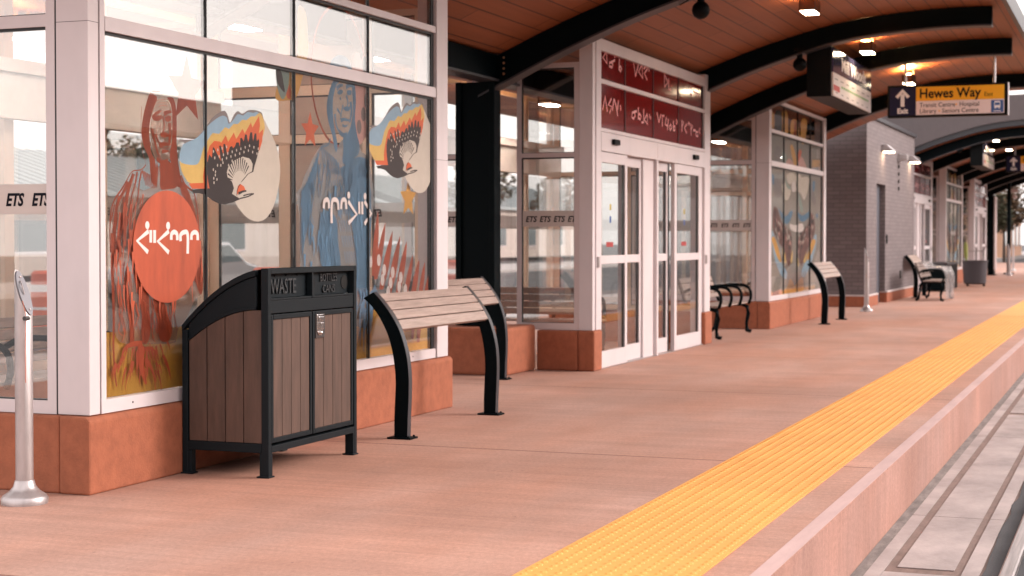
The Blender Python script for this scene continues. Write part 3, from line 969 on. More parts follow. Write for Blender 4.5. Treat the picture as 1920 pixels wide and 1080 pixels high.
    for k in range(90):      # robe folds
        u = rnd.random()
        x = 90 + u * 470
        if 250 < x < 470 and ellipse: continue
        y0 = 640 + abs(x - 330) * 0.55 + rnd.uniform(0, 260)
        sl = (x - 330) * 0.10
        S([(x, y0), (x + sl * 0.3 + rnd.uniform(-5, 5), y0 + 60), (x + sl * 0.6 + rnd.uniform(-6, 6), y0 + rnd.uniform(110, 190))], rnd.uniform(0.008, 0.022), 0.003)
    for k in range(70):
        x = rnd.uniform(70, 620); y0 = rnd.uniform(20, 430)
        if 200 < x < 560 and y0 < 300 and ellipse: continue
        if x > 480 and y0 > 200: y0 -= 160
        S8([(x, y0), (x + rnd.uniform(-6, 8), y0 + 70), (x + rnd.uniform(-10, 12), y0 + rnd.uniform(110, 180))], rnd.uniform(0.008, 0.022), 0.003)
    if dense:      # the blue figure has a fringed, ribbed robe where the other carries a disc
        for k in range(30):
            x = 175 + k * 13
            for (ya, yb) in ((700, 790), (800, 900), (905, 1010)):
                S([(x + rnd.uniform(-5, 5), ya + rnd.uniform(-20, 20)), (x + rnd.uniform(-12, 14), (ya + yb) / 2), (x + rnd.uniform(-10, 18), yb)], rnd.uniform(0.012, 0.026), 0.006)
        for k in range(70):
            x = rnd.uniform(180, 620); y0 = rnd.uniform(0, 560)
            S8([(x, y0), (x + rnd.uniform(-10, 16), y0 + 60), (x + rnd.uniform(-14, 26), y0 + rnd.uniform(90, 150))], rnd.uniform(0.012, 0.034), 0.005)
        A.poly(smooth_path(z8([(470, 60), (560, 40), (600, 200), (600, 420), (560, 560), (520, 620), (500, 500), (486, 300)]), 3, True), ci)
        for k in range(26):
            x = 460 + rnd.uniform(-20, 190); y0 = rnd.uniform(500, 760)
            S8([(x, y0), (x + rnd.uniform(-8, 14), y0 + 80), (x + rnd.uniform(-14, 22), y0 + 190)], rnd.uniform(0.012, 0.030), 0.004)
    if ellipse:
        c1 = Z7([(384, 690)])[0]; c2 = Z8([(384, 432)])[0]; l_ = Z7([(172, 985)])[0]; r_ = Z7([(574, 985)])[0]
        cx, cz = (l_[0] + r_[0]) / 2, (c1[1] + c2[1]) / 2
        A.disc((cx + dx, cz + dz), (r_[0] - l_[0]) / 2, (c1[1] - c2[1]) / 2, ci, 48)
    # white syllabic lettering (mirrored on the blue figure)
    W = 0.042
    gl = [[(265, 932), (197, 990), (262, 1058)], [(278, 926), (278, 1000)], [(301, 926), (301, 1002)], [(386, 932), (320, 992), (386, 1060)],
          [(400, 984), (402, 950), (418, 937), (434, 950), (436, 986)], [(456, 992), (456, 955), (478, 938), (498, 952), (498, 1066)], [(520, 984), (522, 952), (540, 938), (556, 950), (558, 986)]]
    dots = [(257, 897), (381, 900)]
    mid = 378
    for gpts in gl:
        pts = z7(gpts) if ellipse else z7([(2 * mid - p[0], p[1]) for p in gpts])
        A.stroke(pts, W * 0.62, C_LB, smooth=len(gpts) > 3)
    for d in dots:
        p = z7([d if ellipse else (2 * mid - d[0], d[1])])[0]
        A.disc(p, 0.020, 0.022, C_LB, 14)
    return A

def bird(dx, dz):
    A = Art(ART_Y - 0.012)
    z6 = lambda pts: [(p[0] + dx, p[1] + dz) for p in Z6(pts)]
    sp = lambda pts, n=2: smooth_path(z6(pts), n, True)
    A.poly(sp([(800, 70), (880, 190), (945, 330), (985, 480), (992, 620), (970, 780), (930, 920), (870, 1020), (790, 1058), (700, 1030), (630, 960), (580, 880), (560, 760), (600, 500), (700, 200)]), C_CR)
    A.poly(sp([(62, 310), (180, 305), (232, 278), (300, 195), (362, 108), (425, 58), (482, 38), (512, 90), (530, 150), (562, 80), (602, 40), (642, 66), (690, 36), (740, 30), (800, 44), (834, 90), (800, 300), (500, 500), (250, 400)]), C_GR)
    A.poly(sp([(64, 470), (72, 410), (100, 345), (180, 310), (252, 262), (330, 172), (402, 112), (462, 82), (502, 104), (518, 160), (562, 120), (602, 68), (650, 82), (690, 50), (745, 58), (800, 62), (780, 300), (400, 500), (200, 560), (80, 520)]), C_SKY)
    A.poly(sp([(66, 500), (84, 518), (150, 535), (226, 532), (256, 480), (286, 372), (330, 300), (372, 242), (430, 250), (482, 190), (520, 205), (562, 160), (602, 160), (642, 120), (680, 125), (722, 90), (762, 90), (802, 56), (830, 92), (846, 160), (840, 250), (700, 500), (400, 680), (180, 710), (120, 660), (80, 580)]), C_YE)
    A.poly(z6([(180, 756), (150, 706), (285, 702), (280, 640), (290, 560), (310, 460), (342, 362), (382, 316), (430, 320), (450, 332), (490, 262), (512, 325), (565, 238), (586, 300), (645, 205), (666, 246), (722, 146), (736, 192), (796, 86), (806, 170), (796, 246), (836, 205), (826, 320), (802, 400), (600, 600), (400, 740), (340, 752)]), C_RED)
    A.poly(z6([(175, 768), (260, 755), (340, 752), (328, 690), (318, 600), (318, 520), (338, 440), (362, 470), (372, 370), (386, 384), (408, 430), (446, 502), (428, 360), (444, 358), (470, 450), (468, 345), (484, 343), (505, 450), (528, 372), (546, 362), (560, 382), (575, 365), (588, 330), (610, 328), (620, 370), (625, 288), (640, 288), (656, 322), (668, 255), (684, 258), (698, 330), (716, 236), (734, 238), (742, 320), (756, 246), (772, 248), (777, 322), (790, 294), (798, 312), (796, 400), (776, 480), (752, 560), (745, 600), (700, 620), (650, 680), (610, 720), (590, 780), (596, 832), (628, 850), (560, 880), (480, 900), (420, 890), (368, 864), (300, 812), (240, 796), (195, 796)]), C_DK)
    A.poly(z6([(500, 604), (512, 560), (540, 530), (560, 500), (590, 485), (620, 470), (650, 460), (680, 470), (704, 475), (722, 492), (738, 530), (732, 595), (692, 618), (642, 678), (616, 718), (592, 770), (594, 832), (548, 802), (566, 750), (548, 690), (508, 656)]), C_CR)
    c = (615, 690)
    for k in range(13):
        a = math.radians(172 - k * 11)
        A.stroke(z6([(c[0] + math.cos(a) * 62, c[1] - math.sin(a) * 100), (c[0] + math.cos(a) * 112, c[1] - math.sin(a) * 225)]), 0.004, C_DK, 0.012, smooth=False)
    A.poly(z6([(588, 812), (600, 730), (624, 712), (658, 735), (672, 770), (640, 792), (604, 806)]), C_RED)
    A.poly(z6([(602, 802), (684, 774), (748, 800), (692, 826), (640, 842), (600, 836)]), C_CR)
    A.stroke(z6([(606, 800), (650, 780), (680, 776)]), 0.018, C_DK, 0.008); A.stroke(z6([(650, 820), (700, 806), (748, 801)]), 0.008, C_DK); A.stroke(z6([(620, 845), (690, 828), (745, 803)]), 0.008, C_DK)
    A.stroke(z6([(590, 820), (596, 760), (622, 712)]), 0.006, C_DK)
    for k in range(5):
        for j in range(11):
            x = 375 + j * 40; y = 300 + k * 52 + abs(j - 8) * 14 + (k % 2) * 8
            if y < 330 + max(0, 8 - j) * 8 or y > 480 + (10 if j < 6 else -30) : continue
            A.disc(z6([(x + (k % 2) * 12, y)])[0], 0.0065, 0.009, C_CR, 8)
    for (x, y) in ((372, 580), (376, 660), (392, 600), (390, 630), (405, 670), (378, 700), (410, 540), (440, 540), (460, 516), (512, 540), (545, 500)):
        A.disc(z6([(x, y)])[0], 0.0065, 0.009, C_CR, 8)
    return A
figure(0, 0, C_OR).build('orange_figure_mural', ART_M, SH1)
bird(0, 0).build('bird_mural', ART_M, SH1)
p1 = on_wall(450, 361, ART_Y); p2 = on_wall(764.5, 317, ART_Y)
bird(p2[0] - p1[0], p2[1] - p1[1] + 0.0).build('bird_mural', ART_M, SH1)
Y1 = tracer(540, 80, 3.6, ART_Y)
Y2 = tracer(550, 340, 3.0, ART_Y)
def blue_figure():
    A = Art(ART_Y)
    c = C_BL
    P1 = lambda pts, ci=c: A.poly(smooth_path(Y1(pts), 3, True), ci)
    P2 = lambda pts, ci=c: A.poly(smooth_path(Y2(pts), 3, True), ci)
    S1 = lambda pts, w0, w1=None: A.stroke(Y1(pts), w0, c, w1)
    S2 = lambda pts, w0, w1=None: A.stroke(Y2(pts), w0, c, w1)
    # robe tint, then the deeper folds over it
    P1([(240, 680), (190, 740), (140, 840), (100, 930), (84, 1040), (80, 1100), (546, 1100), (546, 800), (500, 740), (470, 690), (420, 640), (360, 660), (330, 720), (300, 680)], C_BLT)
    P2([(46, 30), (36, 200), (40, 480), (60, 640), (330, 800), (420, 780), (432, 300), (430, 40)], C_BLT)
    P1([(318, 200), (304, 340), (304, 460), (326, 580), (366, 640), (410, 620), (432, 520), (438, 380), (426, 240), (380, 190)], C_MLK)
    P1([(286, 180), (292, 120), (340, 84), (390, 96), (424, 150), (440, 215), (420, 205), (395, 165), (350, 160), (318, 185)])
    P1([(318, 236), (290, 290), (270, 360), (260, 440), (274, 540), (300, 630), (312, 710), (328, 740), (334, 690), (322, 620), (308, 540), (302, 450), (306, 360), (326, 290), (345, 262)])
    P1([(425, 250), (452, 290), (458, 400), (452, 520), (466, 620), (484, 700), (470, 760), (430, 770), (414, 680), (398, 628), (424, 560), (438, 460), (434, 340)])
    P1([(372, 640), (410, 622), (434, 700), (448, 790), (400, 824), (366, 806), (374, 720)])
    P1([(356, 850), (400, 822), (470, 770), (530, 790), (546, 860), (546, 1100), (400, 1100), (378, 960)])
    for pts, w_ in (([(328, 312), (346, 292), (370, 286)], 0.022), ([(390, 300), (408, 290), (430, 290)], 0.022), ([(392, 356), (404, 400), (398, 436)], 0.014), ([(356, 526), (378, 518), (414, 526)], 0.018),
                    ([(366, 556), (384, 564), (402, 556)], 0.014), ([(330, 446), (346, 470), (362, 500)], 0.012), ([(372, 420), (360, 470), (352, 520)], 0.010), ([(420, 400), (428, 460), (416, 540)], 0.022),
                    ([(316, 480), (326, 560), (350, 606)], 0.016), ([(344, 600), (372, 622), (398, 610)], 0.022), ([(350, 372), (358, 384)], 0.014), ([(410, 440), (424, 430)], 0.010), ([(330, 250), (380, 236), (420, 240)], 0.010)):
        S1(pts, w_ * 1.7, w_ * 0.7)
    P1([(330, 338), (348, 316), (368, 322), (366, 342), (346, 350)]); P1([(394, 330), (412, 318), (428, 326), (426, 350), (404, 354)])
    P1([(372, 442), (392, 430), (416, 440), (412, 458), (388, 462)])
    S1([(285, 645), (268, 690), (232, 704), (206, 740)], 0.014, 0.006)
    for k in range(9):
        S1([(204 - k * 13, 745 + k * 32), (190 - k * 12, 860 + k * 26), (178 - k * 11, 1000 + k * 12)], 0.024, 0.010)
    for k in range(8):
        S1([(226 + k * 13, 700 + k * 12), (232 + k * 15, 780 + k * 10), (240 + k * 17, 850 + k * 8)], 0.014, 0.005)
    for r_ in range(3):
        for k in range(9):
            x0 = 250 + r_ * 22 + k * 14
            S1([(x0, 860 + r_ * 75 - k * 3), (x0 + 12, 920 + r_ * 75 - k * 3)], 0.010, 0.004)
    for k in range(40):
        x = rnd.uniform(90, 540); y0 = rnd.uniform(780, 980)
        if x < 230: y0 = max(y0, 1130 - x * 1.5)
        S1([(x, y0), (x + rnd.uniform(-14, 10), y0 + 60), (x + rnd.uniform(-18, 14), y0 + 130)], rnd.uniform(0.010, 0.026), 0.004)
    P2([(330, 0), (424, 0), (432, 260), (424, 480), (404, 640), (372, 660), (352, 560), (350, 440), (330, 280), (312, 120)])
    P2([(150, 180), (200, 170), (240, 220), (246, 330), (262, 470), (240, 520), (160, 500), (140, 330)])
    P2([(46, 60), (80, 30), (96, 110), (84, 220), (60, 330), (44, 420), (40, 220)])
    for k in range(80):
        x = rnd.uniform(46, 420); y0 = rnd.uniform(20, 640)
        if 236 < x < 330 and 120 < y0 < 460: continue
        S2([(x, y0), (x + rnd.uniform(-8, 8), y0 + 60), (x + rnd.uniform(-14, 12), y0 + rnd.uniform(90, 160))], rnd.uniform(0.010, 0.034), 0.005)
    for r_ in range(4):
        for k in range(6):
            x0 = 236 + r_ * 14 + k * 13
            S2([(x0, 130 + r_ * 88), (x0 + 12, 195 + r_ * 88)], 0.008, 0.005)
    for k in range(26):
        x = rnd.uniform(330, 440); y0 = rnd.uniform(600, 800)
        S2([(x, y0), (x + rnd.uniform(-8, 8), y0 + 70), (x + rnd.uniform(-16, 10), y0 + 170)], rnd.uniform(0.014, 0.034), 0.004)
    for g in ([(160, 152), (164, 114), (178, 102), (188, 114), (190, 152)], [(205, 235), (206, 122), (224, 102), (240, 118), (243, 160)], [(258, 156), (262, 114), (274, 102), (285, 114), (288, 156)],
              [(298, 112), (346, 186), (300, 236)], [(360, 114), (361, 184)], [(377, 114), (378, 186)], [(390, 112), (428, 182), (390, 240)]):
        A.stroke(Y2(g), 0.030, C_LB, smooth=len(g) > 3)
    for d in ((301, 78), (393, 84)): A.disc(Y2([d])[0], 0.022, 0.024, C_LB, 14)
    return A
blue_figure().build('blue_figure_mural', ART_M, SH1)

def star(c, r, n=5, rot=90, k=0.45, sx=1.0):
    return [(c[0] + sx * (r if i % 2 == 0 else r * k) * math.cos(math.radians(rot + i * 180 / n)), c[1] + (r if i % 2 == 0 else r * k) * math.sin(math.radians(rot + i * 180 / n))) for i in range(2 * n)]
A = Art(ART_Y + 0.006)
A.poly(star(on_wall(352, 168, ART_Y), 0.20), C_OR)
A.poly(star(on_wall(583, 245, ART_Y), 0.125), C_RED)
A.poly(star(on_wall(767, 372, ART_Y), 0.15), C_AMB)
rc = Z3([(437, 455)])[0]
ring = [(rc[0] + 0.40 * math.cos(k * math.pi / 24), rc[1] + 0.47 * math.sin(k * math.pi / 24)) for k in range(49)]
A.stroke(ring, 0.020, C_OR, smooth=False)
A.poly(smooth_path(Z3([(515, 330), (590, 340), (612, 420), (612, 760), (590, 820), (560, 860), (530, 800), (528, 600)]), 3, True), C_PINK)
for (x, y, r) in ((590, 385, 0.055), (600, 600, 0.05), (580, 680, 0.045), (555, 755, 0.045), (568, 322, 0.03)):
    A.disc(Z3([(x, y)])[0], r * 0.8, r * 1.1, C_GR, 18)
# the third bird's wing tip by the middle bar
A.poly(smooth_path(Z3([(190, 40), (235, 70), (250, 200), (250, 330), (215, 470), (180, 580), (120, 598), (60, 592), (64, 520), (100, 420), (180, 360), (190, 250)]), 3, True), C_AMB)
A.poly(smooth_path(Z3([(62, 395), (130, 400), (138, 480), (122, 560), (96, 590), (68, 520)]), 3, True), C_TE)
A.poly(smooth_path(Z3([(64, 400), (92, 430), (104, 490), (112, 550), (84, 520), (66, 480)]), 3, True), C_DK)
A.poly(Z3([(120, 560), (140, 500), (150, 545), (145, 590), (128, 585)]), C_RED)
A.poly(smooth_path(Z3([(20, -30), (150, -40), (178, 4), (120, 12), (60, 22), (24, 10)]), 3, True), C_DK)
A.build('star_and_ring_mural', ART_M, SH1)

A = Art(ART_Y + 0.004)
tips = [((437, 245), (415, 560), 26), ((472, 300), (425, 575), 26), ((507, 340), (452, 625), 30), ((543, 365), (490, 645), 30), ((575, 390), (528, 665), 28), ((605, 455), (566, 668), 22), ((635, 475), (600, 680), 24), ((662, 490), (634, 690), 20), ((684, 540), (662, 690), 20), ((612, 640), (603, 862), 16), ((645, 640), (630, 880), 18)]
for (tx, ty), (bx, by), wd in tips:
    n = 10
    Lp, Rp = [], []
    for i in range(n + 1):
        u = i / n
        ww = wd * (math.sin(math.pi * min(1, u * 0.82 + 0.0)) ** 0.8) * 0.5
        x = tx + (bx - tx) * u; y = ty + (by - ty) * u
        Lp.append((x - ww, y)); Rp.append((x + ww, y))
    A.poly(Z4(Lp + Rp[::-1]), C_OR)
for (x, y) in ((440, 483), (466, 530), (458, 578), (507, 542), (497, 592), (546, 566), (538, 612), (485, 635), (568, 625), (400, 490)):
    A.disc(Z4([(x, y)])[0], 0.030, 0.042, C_LB, 16)
A.poly(Z4([(405, 640), (420, 600), (440, 650), (425, 700), (405, 720)]), C_BL)
A.build('feather_mural', ART_M, SH1)
# yellow band along the foot of the mural
yb = MB()
xa, xb = 6.905 + 0.19, 11.57 - 0.30
yb.add([(xa, ART_Y + 0.010, 0.475), (xb, ART_Y + 0.010, 0.475), (xb, ART_Y + 0.010, 0.80), (xa, ART_Y + 0.010, 0.815)], [(0, 1, 2, 3)])
yb.build('yellow_band_mural', M['yellow_film'], SH1)

# ------------------------------------------------------------------ entrance vestibules
def vestibule(label):
    xv, xe = 15.2, 19.92
    t = thing('entrance_vestibule', label, 'entrance', (xv, FY, 0), 'glazed door vestibules')
    y0 = 5.0
    pieces('plinth', M['stucco'], t, [(xv, 15.455, y0 - 0.03, 5.145, 0, 0.400), (xv + 0.003, xv + 0.16, 5.146, 5.578, 0, 0.399), (xv + 0.003, xv + 0.16, 6.61, BACK, 0, 0.399),
                                      (19.60, xe + 0.03, y0 - 0.03, 5.145, 0, 0.400), (xe - 0.13, xe + 0.028, 5.146, BACK, 0, 0.399)], 0.018)
    pieces('corner_post', M['white_alu'], t, [(xv + 0.03, 15.31, y0, 5.14, 0.402, 3.32), (19.6305, xe - 0.02, y0 - 0.012, 5.10, 0.402, 3.34)], 0.003)
    pieces('door_post', M['white_alu'], t, [(15.3105, 15.468, y0 - 0.012, 5.10, 0.402, 3.32), (17.09, 17.4945, y0 + 0.03, 5.12, 0.0, 2.182), (17.495, 17.56, y0 - 0.01, 5.12, 0.0, 2.182), (19.445, 19.63, y0 + 0.02, 5.12, 0.0, 2.182)], 0.003)
    hd = MB()
    hd.box(15.469, 17.50, y0 - 0.015, 5.12, 2.184, 2.375); hd.box(17.503, 19.629, y0 - 0.015, 5.12, 2.184, 2.375)
    hd.box(15.469, 19.629, y0 - 0.012, 5.10, 2.379, 2.415)
    hd.build('door_header', M['white_alu'], t, bevel=0.004)
    pieces('transom_bar', M['white_alu'], t, [(15.469, 19.629, y0 - 0.010, 5.08, 2.858, 2.902), (15.469, 19.629, y0 - 0.010, 5.08, 3.185, 3.30)])
    xs = [15.469, 16.34, 17.40, 18.46, 19.57]
    ct = tracer(1090, 40, 3.377, y0 + 0.011)
    G8 = {(1, 0): [[(160, 188), (138, 230), (164, 266), (160, 188)], [(196, 292), (178, 284), (180, 262), (192, 258), (200, 272), (196, 292)], [(192, 258), (214, 246)], [(212, 232), (214, 210), (222, 206), (226, 226)], [(242, 236), (240, 312)], [(240, 300), (250, 318), (256, 300), (248, 284), (240, 296)]],
          (1, 1): [[(330, 250), (345, 348), (364, 268)], [(386, 272), (364, 318), (390, 362), (386, 272)], [(396, 300), (410, 284), (428, 292), (430, 316)], [(420, 300), (400, 330), (418, 372)]],
          (1, 2): [[(527, 334), (528, 416), (549, 388), (527, 334)], [(553, 362), (554, 428), (570, 434)]],
          (1, 3): [[(698, 410), (678, 440), (700, 468), (698, 410)], [(708, 440), (722, 452), (742, 460)]],
          (0, 0): [[(136, 562), (152, 476), (166, 572)], [(192, 488), (172, 530), (194, 540), (180, 582)], [(208, 490), (198, 566)], [(210, 492), (222, 540), (232, 602)], [(236, 500), (230, 560)], [(248, 530), (251, 566)]],
          (0, 1): [[(332, 618), (320, 606), (324, 578), (336, 574), (342, 596), (332, 618)], [(334, 574), (352, 570)], [(362, 544), (362, 622)], [(362, 610), (374, 622), (380, 602), (370, 584), (362, 600)], [(396, 556), (396, 640), (382, 640)], [(418, 586), (400, 622), (420, 652), (418, 586)], [(432, 586), (432, 612)], [(440, 600), (440, 622)]],
          (0, 2): [[(480, 576), (492, 640), (506, 588)], [(514, 668), (514, 596), (526, 600)], [(540, 606), (532, 652), (546, 662)], [(552, 618), (546, 690)], [(564, 690), (558, 668), (566, 652), (574, 672), (564, 690)], [(584, 630), (584, 694)], [(584, 690), (594, 690), (594, 664), (584, 668)], [(602, 622), (608, 640), (602, 650)]],
          (0, 3): [[(638, 700), (638, 628), (648, 640), (640, 664)], [(668, 650), (654, 676), (668, 708)], [(676, 656), (680, 640), (688, 656)], [(696, 726), (694, 650), (706, 664), (696, 684)], [(710, 690), (724, 690)], [(728, 726), (726, 700), (738, 700), (740, 728), (728, 726)], [(752, 676), (746, 694), (752, 712)]]}
    for r, (za, zb) in enumerate(((2.418, 2.855), (2.905, 3.182))):
        for k in range(4):
            pn = MB().box(xs[k] + 0.012, xs[k + 1] - 0.012, y0 + 0.014, y0 + 0.03, za, zb).build('transom_panel', M['red_film'], t)
            A_ = Art(y0 + 0.0128)
            for gpts in G8[(r, k)]:
                A_.stroke(ct(gpts), 0.026, 0, smooth=False)
            A_.build('syllabic_lettering', [mat('rose_letter', (0.62, 0.33, 0.33), 0.5)], pn)
    for k in range(5):
        pieces('gasket', M['gasket'], t, [(xs[k] - 0.0118, xs[k] + 0.0118, y0 + 0.006, y0 + 0.035, za, zb) for za, zb in ((2.4155, 2.8575), (2.9025, 3.1845))])
    pieces('gasket', M['gasket'], t, [(19.585, 19.629, y0 + 0.012, y0 + 0.035, 2.4155, 2.8575), (19.585, 19.629, y0 + 0.012, y0 + 0.035, 2.9025, 3.18)])
    def leaf(xa, xb, ya, front, lstile, rstile):
        d = MB()
        d.box(xa, xa + lstile, ya, ya + 0.045, 0.012, 2.178)
        d.box(xb - rstile, xb, ya, ya + 0.045, 0.012, 2.178)
        d.box(xa + lstile, xb - rstile, ya, ya + 0.045, 0.012, 0.175)
        d.box(xa + lstile, xb - rstile, ya + 0.001, ya + 0.044, 1.055, 1.138)
        d.box(xa + lstile, xb - rstile, ya, ya + 0.045, 2.075, 2.178)
        o = d.build('sliding_door', M['white_alu'], t, bevel=0.002)
        g_ = MB()
        for (za, zb) in ((0.175, 1.055), (1.138, 2.075)):
            g_.box(xb - rstile - 0.03, xb - rstile - 0.0005, ya + 0.012, ya + 0.03, za, zb)
            pane = MB().box(xa + lstile + 0.001, xb - rstile - 0.031, ya + 0.018, ya + 0.026, za, zb).build('pane', M['glass'], o)
        g_.build('gasket', M['gasket'], o)
        return o
    d1 = leaf(15.47, 16.38, y0 - 0.005, True, 0.03, 0.075)
    d2 = leaf(16.385, 17.085, y0 + 0.055, False, 0.03, 0.06)
    d3 = leaf(17.565, 18.16, y0 + 0.055, False, 0.03, 0.045)
    MB().box(18.165, 18.245, y0 + 0.06, y0 + 0.09, 0.012, 2.178).build('gasket', M['gasket'], t)
    d4 = leaf(18.25, 19.44, y0 - 0.005, True, 0.10, 0.075)
    for o, x in ((d1, 15.82), (d4, 18.72)):
        s_ = MB(); s_.box(x, x + 0.05, y0 + 0.0115, y0 + 0.0125, 1.60, 1.66); s_.build('yellow_sticker', mat('sticker_yellow', (0.40, 0.30, 0.03), 0.5), o)
        MB().box(x, x + 0.05, y0 + 0.0115, y0 + 0.0125, 1.47, 1.535).build('blue_sticker', mat('sticker_blue', (0.02, 0.07, 0.25), 0.5), o)
        MB().box(x - 0.11, x + 0.12, y0 + 0.0115, y0 + 0.0125, 1.225, 1.275).build('red_sticker', mat('sticker_red', (0.30, 0.03, 0.03), 0.5), o)
    for x in (15.80, 19.02):
        s_ = MB(); s_.box(x, x + 0.19, y0 - 0.052, y0 - 0.0152, 2.262, 2.318)
        s_.build('door_sensor', M['black'], t, bevel=0.008)
    for x, z in ((19.66, 1.0), (15.33, 1.02)):
        MB().box(x, x + 0.05, y0 - 0.03, y0 - 0.0125, z, z + 0.11).build('push_plate', M['galv'], t, bevel=0.004)
    th = MB().box(15.47, 19.6, y0 + 0.0, 5.12, 0.001, 0.010).build('threshold', M['galv'], t)
    side_wall(t, xv + 0.035, 1, [(5.142, 5.195), (5.752, 5.80)], [(2.115, 2.16)], M['grey_alu'], band=True, zt=3.05)  # shade on this end wall is put into the greyer frame colour
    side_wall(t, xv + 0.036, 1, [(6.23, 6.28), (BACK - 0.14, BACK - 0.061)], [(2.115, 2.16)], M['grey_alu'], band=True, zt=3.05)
    for k in range(4):
        text('transit_lettering', 'ETS', 0.080, M['letter_dark'], t, (xv + 0.0545, 5.715 - k * 0.148, 1.476), ROT_W, shear=0.25, offset=0.0022, sx=0.92)
        text('transit_lettering', 'ETS', 0.080, M['letter_dark'], t, (xv + 0.0555, 6.86 - k * 0.148, 1.476), ROT_W, shear=0.25, offset=0.0022, sx=0.92)
    side_wall(t, xe - 0.045, -1, [(5.125, 5.21), (6.0, 6.1), (BACK - 0.14, BACK - 0.061)], [(2.115, 2.16)], M['tan'], zt=3.05)
    back_wall(t, xv, xe, [(xv + 0.105, xv + 0.2), (xv + 0.9, xv + 1.0), (xv + 1.55, xv + 1.65), (xv + 2.6, xv + 2.72), (xv + 3.6, xv + 3.7), (xe - 0.2, xe - 0.105)], M['tan'])
    return t
V1 = vestibule('nearest door vestibule with two rows of dark red lettered panels over sliding doors')

G_I = 'box lights inside the glazed shelters'
M['lamp_in'] = mat('bright_lamp_face', (0.9, 0.85, 0.75), 0.4, emit=(1.0, 0.92, 0.84), estr=42.0)
LI = ceiling_light(8.3, 6.1, 2.84, 'box light inside the nearest shelter, behind the orange figure', G_I, 'lamp_in')
dup(LI, (10.4, 6.1, 2.84), 'box light inside the nearest shelter, behind the blue figure', G_I)
dup(LI, (17.6, 6.3, 2.84), 'box light inside the vestibule behind the red panels', G_I)
dup(LI, (25.3, 6.2, 2.84), 'box light inside the winged mural shelter', G_I)
# ------------------------------------------------------------------ second shelter, winged mural
SH2 = glazed_shelter(23.28, 4.62, 'second glass shelter with the symmetrical winged mural behind the near bench')
N1 = tracer(1430, 190, 5.146, ART_Y)
N2 = tracer(1430, 380, 5.4, ART_Y)
A = Art(ART_Y)
q1 = lambda pts, ci: A.poly(smooth_path(N1(pts), 3, True), ci)
q2 = lambda pts, ci: A.poly(smooth_path(N2(pts), 3, True), ci)
A.poly([(23.50, 0.478), (27.60, 0.478), (27.60, 2.355), (23.50, 2.355)], C_MLK)
A.poly([(23.50, 2.455), (27.60, 2.455), (27.60, 2.842), (23.50, 2.842)], C_MLK)
for pts in ([(188, 104), (240, 116), (240, 322), (194, 300)], [(272, 200), (305, 168), (342, 216), (354, 378), (274, 344)], [(370, 182), (428, 190), (406, 398), (372, 384)], [(60, 110), (112, 120), (108, 270), (60, 250)], [(268, 432), (296, 440), (330, 600), (302, 618)]): q1(pts, C_AMB)  # the leftmost amber patch is a painted lamp reflection in the glass
q1([(120, 100), (180, 110), (180, 300), (124, 290)], C_DK); q1([(310, 190), (322, 220), (320, 350), (300, 340)], C_OR)
q1([(354, 468), (376, 490), (346, 592), (330, 572)], C_RED); q1([(218, 600), (256, 552), (300, 612), (228, 632)], C_PINK); q1([(340, 640), (370, 530), (418, 622), (412, 668)], C_PINK)
q1([(190, 480), (232, 530), (220, 600), (190, 580)], C_TE); q1([(120, 440), (170, 450), (170, 590), (120, 580)], C_GR); q1([(440, 480), (470, 500), (470, 660), (440, 650)], C_GR)
q1([(112, 760), (168, 756), (182, 900), (120, 920)], C_GR); q1([(448, 770), (480, 830), (516, 980), (490, 990), (452, 880)], C_GR); q1([(90, 700), (110, 720), (110, 800), (92, 790)], C_BL); q1([(480, 780), (505, 770), (500, 860), (482, 860)], C_BL)
q1([(236, 704), (300, 692), (312, 756), (262, 800), (236, 764)], C_CR); q1([(312, 718), (370, 710), (360, 780), (320, 790)], C_CR); q1([(366, 742), (446, 736), (440, 832), (402, 952), (362, 884), (318, 852)], C_CR); q1([(184, 832), (208, 782), (272, 862), (240, 952), (208, 930)], C_CR); q1([(280, 800), (310, 770), (320, 860), (286, 870)], C_LB)
q1([(225, 740), (240, 800), (270, 830), (250, 850), (222, 800)], C_TE); q1([(340, 880), (370, 960), (390, 1050), (365, 1060)], C_TE)
q2([(160, 56), (188, 90), (230, 140), (288, 76), (302, 110), (250, 222), (190, 156)], C_BL); q2([(350, 88), (402, 132), (468, 88), (482, 120), (432, 184), (380, 184)], C_BL); q2([(58, 56), (80, 50), (78, 100), (62, 96)], C_BL); q2([(540, 112), (560, 120), (556, 160), (542, 150)], C_BL)
q2([(84, 300), (108, 300), (150, 470), (200, 620), (246, 700), (240, 770), (190, 744), (130, 600), (100, 440)], C_SKY); q2([(545, 330), (520, 340), (480, 520), (430, 610), (392, 690), (390, 740), (432, 744), (500, 580), (540, 430)], C_SKY)
q2([(88, 362), (120, 350), (162, 480), (188, 604), (150, 562), (110, 440)], C_AMB); q2([(500, 380), (538, 390), (500, 500), (458, 582), (450, 540)], C_AMB); q2([(198, 468), (222, 500), (236, 602), (206, 592)], C_YE); q2([(284, 560), (304, 478), (300, 580), (286, 620)], C_YE); q2([(340, 520), (356, 560), (366, 640), (346, 620)], C_YE); q2([(420, 480), (446, 490), (436, 590), (412, 600)], C_YE)
BR = len(ART_M)
WM = ART_M + [mat('film_wing_brown', (0.165, 0.065, 0.055), 0.55, vary=0.35, scale=(6, 6, 9))]
q2([(114, 46), (150, 66), (186, 190), (250, 258), (292, 322), (292, 480), (276, 622), (254, 640), (220, 500), (160, 400), (112, 290), (100, 180)], BR)
q2([(482, 108), (512, 130), (528, 240), (520, 322), (462, 452), (420, 562), (390, 642), (368, 562), (354, 440), (370, 330), (430, 262), (462, 190)], BR)
